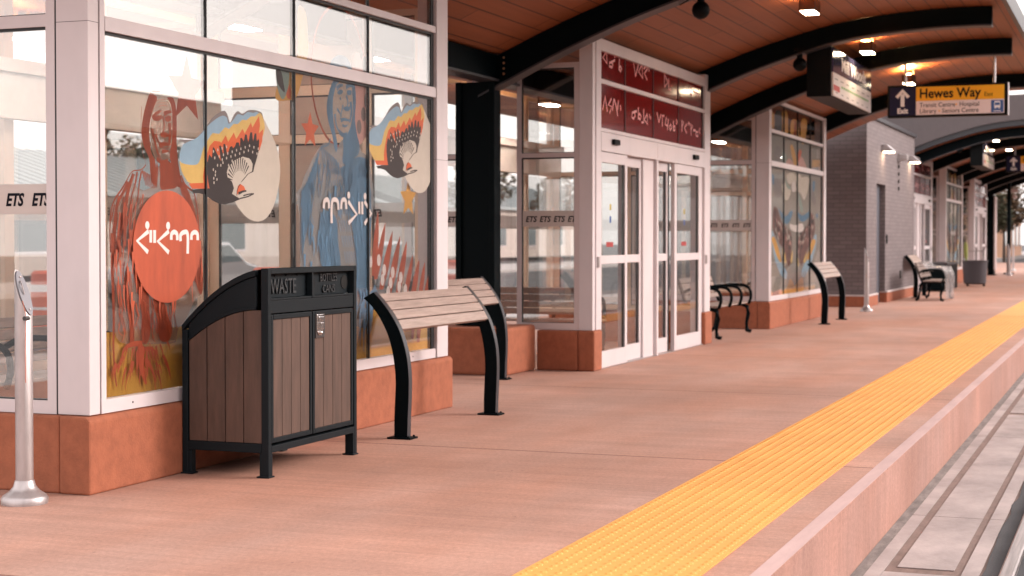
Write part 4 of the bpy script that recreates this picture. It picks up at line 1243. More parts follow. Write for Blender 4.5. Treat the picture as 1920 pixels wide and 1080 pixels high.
for k in range(90):
    u = rnd.random(); left = rnd.random() < 0.5
    x = (112 + u * 170) if left else (515 - u * 150)
    y = 70 + u * 260 + rnd.uniform(0, 230 - 60 * u)
    dxs = 8 if left else -8
    A.stroke(N2([(x, y), (x + dxs, y + 26), (x + dxs * 1.4, y + 46)]), 0.045, C_CR if k % 4 == 0 else (C_PINK if k % 4 == 1 else C_DK), 0.01)
q2([(272, 214), (320, 230), (396, 210), (404, 284), (350, 300), (282, 272)], C_LB)
q2([(188, 905), (240, 862), (268, 772), (300, 800), (322, 840), (372, 770), (404, 764), (412, 842), (402, 892), (300, 915), (200, 932)], C_AMB); q2([(70, 920), (180, 880), (180, 935), (70, 950)], C_PINK)
A.build('winged_mural', WM, SH2)

# far copies beyond the brick building
V2 = dup(V1, (15.2 + 23.7, FY, 0), 'door vestibule just beyond the brick building, mostly hidden by its corner')
SH3 = dup(SH2, (46.6, FY, 0), 'farther glass shelter with the winged mural behind the grey cart')
V3 = dup(V1, (55.3, FY, 0), 'farthest door vestibule beside the tall dark pylon')

# ------------------------------------------------------------------ brick service building
BB = thing('brick_building', 'mauve grey brick service building with a slate door and two lit wall lamps', 'building', (31.6, 4.85, 0))
b = MB(); b.prism([(31.6, 4.85), (32.9, 4.85), (32.9, 4.98), (34.1, 4.98), (34.1, 4.85), (38.75, 4.85), (38.75, 9.2), (31.6, 9.2)], 'z', 0.235, 2.42)
b.prism([(31.6, 4.85), (38.75, 4.85), (38.75, 9.2), (31.6, 9.2)], 'z', 2.4203, 3.66)
b.build('wall', M['brick'], BB)
b = MB(); b.box(31.56, 32.88, 4.81, 5.4, 0, 0.205); b.box(34.12, 38.77, 4.81, 5.4, 0, 0.205); b.box(31.56, 38.77, 5.4005, 9.25, 0, 0.205)
b.build('plinth', M['stucco'], BB, bevel=0.01)
b = MB(); b.box(31.55, 32.88, 4.80, 5.4, 0.206, 0.2345); b.box(34.12, 38.77, 4.80, 5.4, 0.206, 0.2345); b.box(31.55, 38.77, 5.4005, 9.25, 0.206, 0.2345)
b.build('sill_course', mat('pale_stone_sill', (0.55, 0.48, 0.47), 0.8, vary=0.06), BB)
MB().box(31.55, 38.80, 4.80, 9.25, 3.6605, 3.74).build('roof_coping', M['steel_edge'], BB)
d = MB().box(32.91, 34.09, 4.965, 4.979, 0.01, 2.415).build('door', M['door_grey'], BB)
MB().box(33.0, 33.06, 4.90, 4.964, 1.0, 1.14).build('handle', M['galv'], d, bevel=0.005)
MB().box(34.22, 34.32, 4.825, 4.849, 1.22, 1.40).build('card_reader', M['black'], BB, bevel=0.006)
MB().box(36.3, 36.44, 4.82, 4.849, 0.45, 0.62).build('outlet_box', M['label_grey'], BB, bevel=0.005)
M['wall_lamp'] = mat('lit_wall_lamp_face', (0.9, 0.85, 0.75), 0.4, emit=(1.0, 0.72, 0.48), estr=14.0)
def wall_lamp(x, z, label):
    t = thing('wall_lamp', label, 'wall lamp', (x, 4.85, z), 'wedge lamps on the brick wall')
    s_ = MB(); s_.prism([(-0.002, 0.0), (-0.002, 0.15), (-0.10, 0.15), (-0.24, 0.02), (-0.24, 0.0)], 'x', -0.22, 0.22)
    s_.build('housing', M['galv'], t, bevel=0.008, local=True)
    MB().box(-0.18, 0.18, -0.21, -0.03, -0.006, -0.0005).build('lens', M['wall_lamp'], t, local=True)
    return t
WL = wall_lamp(33.75, 3.08, 'wedge wall lamp lit above the slate door of the brick building')
dup(WL, (37.9, 4.85, 3.05), 'wedge wall lamp lit at the far end of the brick wall')
t = thing('security_camera', 'grey box security camera on the brick wall between the two lit wedge lamps', 'camera', (36.0, 4.85, 3.0))
MB().box(-0.10, 0.10, -0.06, -0.002, -0.02, 0.16).build('bracket', M['galv'], t, local=True, bevel=0.005)
b = MB(); b.box(-0.09, 0.20, -0.20, -0.061, 0.02, 0.14); b.build('body', M['galv'], t, local=True, bevel=0.01)
b = MB()
for k in range(4): b.box(-0.02, 0.02, -0.03, -0.002, -0.16 - k * 0.16, -0.08 - k * 0.16)
b.build('conduit_clip', M['label_grey'], t, local=True)

# ------------------------------------------------------------------ litter bin
def litter_bin(label, loc, group):
    t = thing('litter_bin', label, 'litter bin', loc, group)
    W, D = 1.075, 0.545                # x along the platform, y depth (front at 0, back at D)
    def arc(u): return 1.145 - 0.30 * (u ** 1.9) - 0.02 * u
    arcp = [(D * k / 14, arc(k / 14)) for k in range(15)]
    # end frames (x = 0 side shows)
    for xa, xb in ((0.0, 0.035), (W - 0.035, W)):
        f = MB()
        f.box(xa, xb, 0.0, 0.045, 0.0, 1.143)
        f.box(xa, xb, D - 0.035, D, 0.0, 0.80)
        f.box(xa, xb, 0.045, D - 0.035, 0.135, 0.185)
        low = [(y, z - 0.035) for y, z in arcp]
        f.prism([p for p in arcp if p[0] >= 0.045 - 1e-6] + [p for p in low[::-1] if p[0] >= 0.045 - 1e-6], 'x', xa - 0.004, xb + 0.002)
        f.build('end_frame', M['bin_black'], t, local=True, bevel=0.004)
        xp = (0.010, 0.026) if xa == 0 else (W - 0.026, W - 0.010)
        cap = MB()
        lowc = [(y, z - 0.235 + 0.115 * (y / D)) for y, z in arcp]
        c2 = [(y, z - 0.036) for y, z in arcp if 0.045 < y < D - 0.035]
        c3 = [(y, z) for y, z in lowc if 0.045 < y < D - 0.035]
        cap.prism(c2 + c3[::-1], 'x', *xp)
        rim = [(y, z + 0.018) for y, z in c3]
        cap.prism(rim + c3[::-1], 'x', xp[0] - 0.008, xp[1] + 0.004)
        cap.build('curved_end_panel', M['bin_black'], t, local=True, bevel=0.003)
        for k in range(4):
            a = 0.047 + k * (D - 0.084) / 4; b_ = a + (D - 0.084) / 4 - 0.005
            def zt(y): return arc(y / D) - 0.237 + 0.115 * (y / D)
            s_ = MB(); s_.prism([(a, 0.187), (b_, 0.187), (b_, zt(b_)), ((a + b_) / 2, zt((a + b_) / 2)), (a, zt(a))], 'x', *((0.008, 0.022) if xa == 0 else (W - 0.022, W - 0.008)))
            s_.build('slat', M['bin_slat'], t, local=True, bevel=0.002)
    lid = MB()
    n = len(arcp)
    lid.add([(x, y, z + dz) for x in (0.036, W - 0.036) for dz in (0.0, -0.02) for (y, z) in arcp], [(i, i + 1, 2 * n + i + 1, 2 * n + i) for i in range(n - 1)] + [(n + i, 3 * n + i, 3 * n + i + 1, n + i + 1) for i in range(n - 1)])
    lid.build('curved_lid', M['bin_black'], t, local=True)
    ff = MB()
    ff.box(0.0355, W - 0.0355, 0.0, 0.04, 1.112, 1.143)
    ff.box(0.0355, W - 0.0355, 0.0, 0.04, 0.135, 0.172)
    ff.box(0.0355, W - 0.0355, 0.006, 0.04, 0.895, 0.965)
    ff.box(0.51, 0.53, 0.002, 0.04, 0.9655, 1.1115)
    ff.box(0.0355, 0.509, 0.004, 0.04, 0.9655, 0.978); ff.box(0.531, W - 0.0355, 0.004, 0.04, 0.9655, 0.978)
    ff.build('front_frame', M['bin_black'], t, local=True, bevel=0.003)
    MB().box(0.036, W - 0.036, D - 0.034, D - 0.012, 0.14, arc(1) - 0.03).build('back_panel', M['bin_black'], t, local=True)
    MB().box(0.036, W - 0.036, 0.042, D - 0.036, 0.15, 0.165).build('floor_panel', M['bin_black'], t, local=True)
    wp = MB(); wp.box(0.036, 0.509, 0.042, 0.052, 0.979, 1.111); wp.build('waste_flap', M['bin_black'], t, local=True)
    b = MB()
    for k in range(3): b.ball((0.14 + k * 0.13, 0.038, 1.100), 0.006, 6)
    b.build('rivet', M['bin_black'], t, local=True)
    bp_ = MB().box(0.531, W - 0.036, 0.042, 0.052, 0.979, 1.111).build('bottle_panel', M['bin_black'], t, local=True)
    for x in (0.568, 0.985):
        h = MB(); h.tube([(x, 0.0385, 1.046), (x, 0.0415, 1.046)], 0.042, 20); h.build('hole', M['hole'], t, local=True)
    for s_, x, z, sz, wd in (('WASTE', 0.235, 1.000, 0.120, 0.74), ('BOTTLES', 0.775, 1.056, 0.066, 0.80), ('CANS', 0.775, 0.990, 0.066, 0.90)):
        o = text('raised_lettering', s_, sz, M['bin_letter'], t, (0, 0, 0), ROT_S, extrude=0.005, align='CENTER', sx=wd)
        o.location = (x, 0.038, z)
    # doors
    for xa, xb in ((0.042, 0.512), (0.522, W - 0.042)):
        d_ = MB()
        d_.box(xa, xa + 0.024, 0.004, 0.034, 0.186, 0.889); d_.box(xb - 0.024, xb, 0.004, 0.034, 0.186, 0.889)
        d_.box(xa + 0.0242, xb - 0.0242, 0.004, 0.034, 0.186, 0.212); d_.box(xa + 0.0242, xb - 0.0242, 0.002, 0.034, 0.862, 0.889)
        o = d_.build('door', M['bin_black'], t, local=True, bevel=0.003)
        wv = (xb - xa - 0.0484) / 4
        for k in range(4):
            MB().box(xa + 0.0242 + k * wv + 0.002, xa + 0.0242 + (k + 1) * wv - 0.002, 0.010, 0.024, 0.2125, 0.8615).build('slat', M['bin_slat'], o, local=True, bevel=0.002)
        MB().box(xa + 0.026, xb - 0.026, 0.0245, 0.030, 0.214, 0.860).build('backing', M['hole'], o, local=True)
    lt = MB().box(0.548, 0.660, -0.0002, 0.0095, 0.735, 0.872).build('latch_plate', M['label_grey'], t, local=True)
    l2 = MB(); l2.prism([(0.556, 0.775), (0.556, 0.868), (0.632, 0.868), (0.632, 0.775), (0.610, 0.748), (0.580, 0.748)], 'y', -0.006, -0.0004)
    l2.box(0.566, 0.622, -0.016, -0.0062, 0.830, 0.856); l2.box(0.580, 0.610, -0.022, -0.0062, 0.785, 0.822)
    l2.ball((0.594, -0.012, 0.764), 0.010, 8)
    l2.build('latch', M['chrome'], lt, local=True, bevel=0.002)
    for x in (0.0, W - 0.05):
        for y in (0.0, D - 0.06):
            s_ = MB(); s_.box(x + 0.002, x + 0.048, y + 0.002, y + 0.058, 0.004, 0.134); s_.box(x - 0.008, x + 0.058, y - 0.006, y + 0.072, 0.0005, 0.009)
            s_.build('leg', M['bin_black'], t, local=True, bevel=0.003)
    return t
G_B = 'litter bins along the shelters'
BIN = litter_bin('black litter bin with brown slats, WASTE and BOTTLES CANS openings, before the mural', (7.758, 4.397, 0), None)
t = thing('storage_box', 'low dark lidded storage box half hidden behind the wrapped bench', 'storage box', (43.0, 4.66, 0))
MB().box(-1.35, 1.35, -0.24, 0.24, 0.03, 0.66).build('body', M['steel'], t, local=True, bevel=0.01)
MB().box(-1.38, 1.38, -0.27, 0.27, 0.661, 0.71).build('lid', M['steel_edge'], t, local=True, bevel=0.01)

# ------------------------------------------------------------------ leaning rails
def lean_rail(label, loc, group):
    t = thing('leaning_rail', label, 'leaning bench', loc, group)
    back = [(0.046, 0.0), (0.046, 0.12), (0.040, 0.26), (0.036, 0.38), (0.050, 0.52), (0.085, 0.66), (0.145, 0.78), (0.205, 0.86), (0.268, 0.915)]
    front = [(-0.046, 0.0), (-0.050, 0.14), (-0.056, 0.28), (-0.056, 0.42), (-0.038, 0.56), (0.006, 0.70), (0.070, 0.81), (0.138, 0.895), (0.196, 0.955)]
    back = smooth_path(back, 4); front = smooth_path(front, 4)
    for x in (0.0, 1.56):
        s_ = MB(); s_.prism(front + back[::-1], 'x', x - 0.028, x + 0.028)
        o = s_.build('leg', M['steel'], t, local=True, bevel=0.003)
        n = len(front)
        e = MB(); e.add([(xx, y - 0.0015, z + 0.001) for xx in (x - 0.026, x + 0.026) for y, z in front], [(i, i + 1, n + i + 1, n + i) for i in range(n - 1)])
        e.build('lit_front_face', M['steel_edge'], o, local=True)  # paler sheet: light falling on the leg's front, put into its colour
        f = MB(); f.box(x - 0.06, x + 0.06, -0.085, 0.085, 0.0, 0.012)
        for dx in (-0.045, 0.045): f.ball((x + dx, -0.062, 0.014), 0.010, 6)
        f.build('foot_plate', M['steel'], o, local=True, bevel=0.002)
    # four slats follow the front curve near the top
    def at(z):
        for a, b_ in zip(front[:-1], front[1:]):
            if a[1] <= z <= b_[1]:
                u = (z - a[1]) / (b_[1] - a[1] + 1e-9)
                return Vector((a[0] + (b_[0] - a[0]) * u, z))
        return Vector(front[-1])
    zz = [0.708, 0.775, 0.836, 0.892, 0.945]
    for k in range(4):
        a, b_ = at(zz[k] + 0.003), at(zz[k + 1] - 0.003)
        d = (b_ - a).normalized(); nrm = Vector((-d.y, d.x))
        if nrm.x > 0: nrm = -nrm
        q = [a + nrm * 0.004, b_ + nrm * 0.004, b_ - nrm * 0.030, a - nrm * 0.030]
        MB().prism([(p.x, p.y) for p in q], 'x', 0.0285, 1.5315).build('slat', M['bench_slat'], t, local=True, bevel=0.004)
    return t
G_R = 'leaning rails along the platform'
LR = lean_rail('slatted leaning rail nearest the camera, right of the litter bin', (9.64, 4.47, 0), G_R)
dup(LR, (12.50, 5.51, 0), 'leaning rail in the shaded recess beside the black column', G_R)
dup(LR, (24.95, 4.46, 0), 'leaning rail in front of the winged mural shelter', G_R)
dup(LR, (36.9, 4.58, 0), 'leaning rail against the brick wall behind the wrapped bench', G_R)

# ------------------------------------------------------------------ armed benches
def bench(label, loc, group, rz=0):
    t = thing('bench', label, 'bench', loc, group, rz)
    Lb = 1.75
    for x in (-Lb / 2, Lb / 2):
        s_ = MB()
        s_.tube([(x, -0.29, 0.015), (x, -0.235, 0.03), (x, -0.225, 0.14), (x, -0.25, 0.27), (x, -0.235, 0.36), (x, -0.16, 0.395), (x, 0.0, 0.40), (x, 0.14, 0.39), (x, 0.20, 0.33), (x, 0.205, 0.2), (x, 0.23, 0.06), (x, 0.29, 0.015)], [0.030, 0.032, 0.024, 0.028, 0.030, 0.026, 0.024, 0.026, 0.028, 0.024, 0.026, 0.030], 8)
        s_.tube([(x, 0.14, 0.39), (x, 0.20, 0.50), (x, 0.25, 0.66), (x, 0.30, 0.80)], [0.026, 0.022, 0.022, 0.018], 8)
        s_.build('leg', M['steel'], t, local=True, smooth=True)
    for k in range(4):
        x = -Lb / 2 + k * Lb / 3
        s_ = MB()
        s_.tube(smooth3([(x, -0.255, 0.40), (x, -0.285, 0.50), (x, -0.27, 0.60), (x, -0.20, 0.655), (x, -0.06, 0.668), (x, 0.10, 0.655), (x, 0.22, 0.60)]), 0.021, 8)
        s_.build('arm', M['steel'], t, local=True, smooth=True)
    for k in range(6):
        y = -0.245 + k * 0.066
        MB().box(-Lb / 2 - 0.04, Lb / 2 + 0.04, y, y + 0.056, 0.412, 0.436).build('seat_slat', M['bench_slat'], t, local=True, bevel=0.004)
    for k in range(4):
        z = 0.50 + k * 0.075; y = 0.205 + k * 0.028
        s_ = MB(); s_.prism([(y - 0.028, z), (y - 0.006, z + 0.064), (y + 0.012, z + 0.058), (y - 0.010, z - 0.006)], 'x', -Lb / 2 - 0.02, Lb / 2 + 0.02)
        s_.build('back_slat', M['bench_slat'], t, local=True, bevel=0.003)
    return t
def smooth3(p):
    a = smooth_path([(q[1], q[2]) for q in p], 4)
    return [(p[0][0], q[0], q[1]) for q in a]
G_S = 'black armed benches'
BN = bench('black armed bench between the door vestibule and the winged mural shelter', (21.55, 5.32, 0), G_S)
dup(BN, (35.95, 4.06, 0), 'black armed bench draped in plastic before the brick wall', G_S)
dup(BN, (8.35, 6.62, 0), 'slatted bench inside the nearest glass shelter, seen through its side pane', G_S)
dup(BN, (16.65, 6.30, 0), 'slatted bench inside the vestibule, seen through the window beside the black column', G_S, rz=math.pi / 2)
# crumpled plastic over the far bench
wr = MB()
nx, ny = 22, 14
vs = []
for j in range(ny + 1):
    v = j / ny
    for i in range(nx + 1):
        u = i / nx
        x = 35.10 + u * 1.75 + rnd.uniform(-0.03, 0.03)
        if v < 0.25: y, z = 3.74, 0.12 + v * 2.15
        elif v < 0.55: y, z = 3.76 + (v - 0.25) * 1.3, 0.68 + 0.04 * math.sin(u * 17)
        else: y, z = 4.16 + (v - 0.55) * 0.5, 0.70 + 0.12 * math.sin((v - 0.55) * 7)
        vs.append((x, y + rnd.uniform(-0.025, 0.025), z + rnd.uniform(-0.03, 0.03) - (0.10 * abs(math.sin(u * 9)) if v < 0.1 else 0)))
wr.add(vs, [(j * (nx + 1) + i, j * (nx + 1) + i + 1, (j + 1) * (nx + 1) + i + 1, (j + 1) * (nx + 1) + i) for j in range(ny) for i in range(nx)])
o = wr.build('plastic_sheet', M['clear_plastic'], smooth=True)
tag(o, 'crumpled clear plastic sheet draped over the far bench', 'plastic sheet')

# ------------------------------------------------------------------ bollards
def bollard(label, loc, group):
    t = thing('bollard', label, 'bollard', loc, group)
    r, n = 0.043, 28
    vs, fs = [], []
    def cut(y): return 1.035 + (y / r) * 0.118
    for lv in range(2):
        for k in range(n):
            a = 2 * math.pi * k / n
            x, y = r * math.cos(a), r * math.sin(a)
            vs.append((x, y, 0.10 if lv == 0 else cut(y)))
    fs = [(k, (k + 1) % n, n + (k + 1) % n, n + k) for k in range(n)] + [list(range(n, 2 * n))]
    MB().add(vs, fs).build('post', M['galv'], t, local=True, smooth=True)
    pv = []
    for lv in (0.002, 0.008):
        for k in range(n):
            a = 2 * math.pi * k / n
            x, y = r * 0.86 * math.cos(a), r * 0.92 * math.sin(a)
            pv.append((x, y - lv * 0.9, cut(y) + lv * 0.4))
    o = MB().add(pv, [(k, (k + 1) % n, n + (k + 1) % n, n + k) for k in range(n)] + [list(range(n, 2 * n))]).build('slanted_plate', M['label_grey'] if False else mat('grey_steel_plate', (0.20, 0.20, 0.22), 0.4, 0.6), t, local=True)
    b = MB()
    for y in (-0.030, 0.028):
        sc_ = MB(); sc_.ball((0.0, y - 0.008, cut(y) + 0.004), 0.006, 8); sc_.build('screw', M['galv'], o, local=True, smooth=True)
    b.tube([(-0.005, 0.020, cut(0.020) + 0.006), (-0.012, 0.006, cut(0.02) + 0.004), (-0.02, -0.006, cut(0.02) - 0.012), (-0.01, -0.014, cut(0) - 0.004)], 0.0035, 6)
    b.build('ring', M['galv'], o, local=True, smooth=True)
    MB().lathe([(0.112, 0.0), (0.114, 0.028), (0.104, 0.042), (0.074, 0.062), (0.055, 0.085), (0.047, 0.115)], (0, 0, 0), 32).build('base', M['galv'], t, local=True, smooth=True)
    c = MB(); c.tube([(-0.046, -0.030, 1.0), (-0.046, -0.050, 0.93), (-0.046, -0.047, 0.85), (-0.046, -0.044, 0.74), (-0.046, -0.046, 0.60)], 0.0022, 6)
    c.build('cord', mat('orange_cord', (0.42, 0.14, 0.09), 0.7), t, local=True)
    c = MB(); c.tube([(-0.062, -0.052, 0.915), (-0.030, -0.052, 0.915)], 0.011, 10); c.build('plug', M['label_grey'], t, local=True)
    return t
G_P = 'slanted top steel bollards'
BO = bollard('steel bollard with slanted top, leftmost beside the shelter corner', (6.60, 5.108, 0), G_P)
dup(BO, (29.7, 4.55, 0), 'steel bollard before the dark end of the brick building', G_P)
dup(BO, (61.5, 4.32, 0), 'far steel bollard between the dark pylon and the thin dark pole', G_P)
dup(BO, (70.0, 4.75, 0), 'farthest steel bollard right of the thin dark pole', G_P)

# ------------------------------------------------------------------ hanging signs
NAVY = mat('navy_sign_panel', (0.014, 0.015, 0.045), 0.6, spec=0.1)
AMB = mat('amber_sign_panel', (0.86, 0.40, 0.025), 0.6, spec=0.15)
SIGNW = mat('pale_sign_panel', (0.76, 0.62, 0.60), 0.6, spec=0.15)
BLUE = mat('blue_pictogram', (0.025, 0.085, 0.26), 0.4)
def exit_sign(label, loc, group, rod_h):
    t = thing('exit_sign', label, 'sign', loc, group)     # origin at lower left seen from -X; runs along -y
    def Yb(a, b_): return (-b_, -a)
    MB().box(0, 0.13, -1.60, 0, 0, 0.445).build('cabinet', M['black'], t, local=True, bevel=0.006)
    MB().box(0.004, 0.126, -1.609, -1.6005, 0.004, 0.441).build('end_cap', M['white_alu'], t, local=True)
    p = MB().box(-0.004, -0.0005, *Yb(0.03, 0.385), 0.03, 0.415).build('arrow_panel', NAVY, t, local=True)
    a = MB(); a.cur = 0
    def P(pts): a.add([(-0.0052, -u, v) for u, v in pts], [list(range(len(pts)))])
    cx = 0.205
    P([(cx - 0.026, 0.150), (cx + 0.026, 0.150), (cx + 0.026, 0.325), (cx - 0.026, 0.325)])
    P([(cx - 0.098, 0.290), (cx - 0.062, 0.262), (cx, 0.340), (cx, 0.395)])
    P([(cx + 0.098, 0.290), (cx, 0.395), (cx, 0.340), (cx + 0.062, 0.262)])
    a.build('arrow', M['letter_white'], p, local=True)
    def tx(s_, u, v, size, m, par, off=0.0, sx=1.0, align='LEFT', name='lettering'):
        o = text(name, s_, size, m, par, (0, 0, 0), ROT_W, extrude=0.0006, offset=off, sx=sx, align=align)
        o.location = (-0.0055, -u, v)
    tx('Exit', cx, 0.058, 0.098, M['letter_white'], p, 0.0035, 0.95, 'CENTER')
    p2 = MB().box(-0.004, -0.0005, *Yb(0.387, 1.555), 0.222, 0.415).build('street_panel', AMB, t, local=True)
    tx('Hewes Way', 0.43, 0.262, 0.182, M['letter_dark'], p2, 0.0042, 0.90)
    tx('East', 1.292, 0.266, 0.078, M['letter_dark'], p2, 0.0, 0.9)
    p3 = MB().box(-0.004, -0.0005, *Yb(0.387, 1.555), 0.03, 0.2205).build('destination_panel', SIGNW, t, local=True)
    tx('Transit Centre', 0.435, 0.136, 0.085, M['letter_dark'], p3, 0.0004, 0.93)
    tx('Hospital', 0.965, 0.136, 0.085, M['letter_dark'], p3, 0.0004, 0.93)
    tx('Library', 0.435, 0.052, 0.085, M['letter_dark'], p3, 0.0004, 0.93)
    tx('Seniors Centre', 0.735, 0.052, 0.085, M['letter_dark'], p3, 0.0004, 0.93)
    b = MB()
    for (u, v) in ((0.925, 0.163), (0.70, 0.079)):
        b.add([(-0.0055, -(u + 0.012 * math.cos(k * math.pi / 5)), v + 0.012 * math.sin(k * math.pi / 5)) for k in range(10)], [list(range(10))])
    b.build('bullet', AMB, p3, local=True)
    bx_ = MB().box(-0.0075, -0.0042, *Yb(1.385, 1.545), 0.040, 0.205).build('bus_pictogram', BLUE, p3, local=True)
    b = MB()
    def Q(pts): b.add([(-0.0082, -u, v) for u, v in pts], [list(range(len(pts)))])
    Q([(1.425, 0.105), (1.505, 0.105), (1.505, 0.135), (1.425, 0.135)]); Q([(1.425, 0.172), (1.505, 0.172), (1.500, 0.190), (1.430, 0.190)])
    Q([(1.425, 0.136), (1.433, 0.136), (1.433, 0.171), (1.425, 0.171)]); Q([(1.497, 0.136), (1.505, 0.136), (1.505, 0.171), (1.497, 0.171)])
    Q([(1.432, 0.088), (1.448, 0.088), (1.448, 0.104), (1.432, 0.104)]); Q([(1.482, 0.088), (1.498, 0.088), (1.498, 0.104), (1.482, 0.104)])
    Q([(1.415, 0.055), (1.515, 0.055), (1.515, 0.064), (1.415, 0.064)])
    b.build('bus_symbol', M['letter_white'], bx_, local=True)
    r = MB()
    for u, hh in ((0.235, rod_h[0]), (1.42, rod_h[1])):
        r.tube([(0.065, -u, 0.445), (0.065, -u, 0.445 + hh)], 0.020, 10)
    r.build('rod', M['galv'], t, local=True, smooth=True)
    return t
G_X = 'hanging exit signs'
SG = exit_sign('large hanging Hewes Way exit sign with white arrow, amber and pale panels', (22.98, 3.245, 2.985), G_X, (0.29, 0.40))
dup(SG, (44.53, 3.235, 3.06), 'farther hanging exit sign cut by the right frame edge', G_X)

def display_box(label, loc, group):
    t = thing('display_box', label, 'display box', loc, group)   # origin low near corner; x 0..3.1, y 0..0.3
    MB().box(0, 3.08, 0.0, 0.30, 0, 0.62).build('cabinet', M['black'], t, local=True, bevel=0.008)
    MB().box(0.03, 3.05, -0.022, -0.0005, 0.30, 0.60).build('name_panel', mat('glossy_navy_panel', (0.05, 0.048, 0.10), 0.12), t, local=True)
    o = text('station_lettering', 'Mill Woods', 0.235, M['letter_white'], t, (0, 0, 0), ROT_S, extrude=0.0008, offset=0.004, sx=1.75)
    o.location = (0.62, -0.0235, 0.365)
    rm = MB().box(0.03, 3.05, -0.022, -0.0005, 0.015, 0.297).build('route_map_panel', mat('pale_route_map', (0.68, 0.62, 0.60), 0.35), t, local=True)
    b = MB()
    for k in range(14): b.box(0.62 + k * 0.16, 0.72 + k * 0.16, -0.0235, -0.0222, 0.145, 0.172)
    b.build('route_line', mat('green_route_line', (0.10, 0.34, 0.05), 0.5), rm, local=True)
    MB().box(0.05, 0.50, -0.0235, -0.0222, 0.08, 0.15).build('red_block', mat('red_map_block', (0.50, 0.06, 0.05), 0.5), rm, local=True)
    b = MB()
    for k in range(7):
        b.box(0.15 + k * 0.42, 0.35 + k * 0.42, -0.0235, -0.0222, 0.222, 0.232); b.box(0.22 + k * 0.40, 0.36 + k * 0.40, -0.0235, -0.0222, 0.06, 0.068)
    b.build('map_marks', M['label_grey'], rm, local=True)
    h = MB()
    for x in (0.10, 2.98): h.box(x - 0.03, x + 0.03, 0.10, 0.20, 0.6205, 0.72)
    h.build('hanger', M['steel'], t, local=True)
    return t
G_D = 'hanging display boxes'
DB = display_box('black hanging display box with navy name panel and pale route map, left of the sign', (19.97, 3.50, 3.05), G_D)
dup(DB, (41.15, 3.52, 3.10), 'farther black hanging display box beside the small exit sign', G_D)

# dome cameras under beams
def dome(label, loc, group):
    t = thing('dome_camera', label, 'camera', loc, group)
    MB().ball((0, 0, 0), 0.085, 16).build('ball', M['black'], t, local=True, smooth=True)
    b = MB(); b.tube([(0, 0, 0.08), (0, 0, 0.16)], 0.035, 10); b.box(-0.05, 0.05, -0.05, 0.07, 0.16, 0.20)
    b.build('mount', M['black'], t, local=True)
    c = MB(); c.tube([(0, 0.06, 0.16), (0, 0.12, 0.10), (0, 0.20, 0.06), (0, 0.22, 0.13), (0, 0.16, 0.18)], 0.007, 6); c.build('cable', M['black'], t, local=True, smooth=True)
    return t
G_C = 'black dome cameras under the beams'
DC = dome('black dome camera with looped cable under the first arched beam', (14.75, 3.79, 3.425), G_C)
dup(DC, (19.80, 3.85, 3.43), 'black dome camera just left of the near display box', G_C)
dup(DC, (41.0, 4.05, 3.50), 'black dome camera under the end beam of the farther canopy', G_C)

# ------------------------------------------------------------------ far platform furniture
t = thing('wheeled_bin', 'grey wheeled cleaning bin with a yellow green duster beyond the wrapped bench', 'wheeled bin', (46.6, 4.18, 0))
b = MB(); b.lathe([(0.25, 0.06), (0.30, 0.10), (0.34, 0.68), (0.36, 0.70), (0.36, 0.72), (0.31, 0.72), (0.29, 0.12)], (0, 0, 0), 24)
b.build('drum', mat('charcoal_plastic', (0.060, 0.055, 0.066), 0.6), t, local=True, smooth=True)
for y in (-0.22, 0.22):
    b = MB(); b.tube([(0.30, y - 0.03, 0.09), (0.30, y + 0.03, 0.09)], 0.09, 14); b.build('wheel', M['black'], t, local=True)
b = MB(); b.tube([(0.33, 0.22, 0.68), (0.48, 0.22, 0.98), (0.48, -0.22, 0.98), (0.33, -0.22, 0.68)], 0.018, 8); b.build('handle', M['galv'], t, local=True)
b = MB(); b.tube([(-0.05, 0.12, 0.2), (-0.10, 0.22, 0.95)], 0.014, 8); b.build('duster_pole', M['galv'], t, local=True)
b = MB(); b.tube([(-0.10, 0.22, 0.72), (-0.11, 0.23, 0.9), (-0.12, 0.235, 1.1), (-0.13, 0.24, 1.22)], [0.02, 0.05, 0.055, 0.03], 10); b.build('duster', mat('yellow_green_duster', (0.30, 0.33, 0.09), 0.8), t, local=True, smooth=True)
t = thing('dark_pylon', 'tall dark pylon standing past the farthest door vestibule', 'pylon', (61.6, 4.95, 0))
b = MB(); b.box(-0.35, 0.35, -0.11, 0.11, 0.02, 2.9); b.build('body', M['steel'], t, local=True, bevel=0.01)
MB().box(-0.42, 0.42, -0.16, 0.16, 0.0, 0.03).build('base', M['steel'], t, local=True)
MB().box(-0.36, 0.36, -0.16, -0.112, 0.2, 2.85).build('side_trim', M['grey_alu'], t, local=True)
t = thing('lamp_pole', 'thin dark pole with a base plate and small cameras on top', 'pole', (63.6, 4.48, 0))
b = MB(); b.tube([(0, 0, 0.03), (0, 0, 3.45)], 0.075, 12); b.build('shaft', M['steel'], t, local=True, smooth=True)
MB().box(-0.3, 0.3, -0.17, 0.17, 0.0, 0.05).build('base_plate', M['steel'], t, local=True, bevel=0.01)
b = MB(); b.box(-0.2, 0.05, -0.32, -0.08, 3.05, 3.18); b.ball((0, -0.20, 2.9), 0.09, 10); b.build('camera_head', M['grey_alu'], t, local=True)

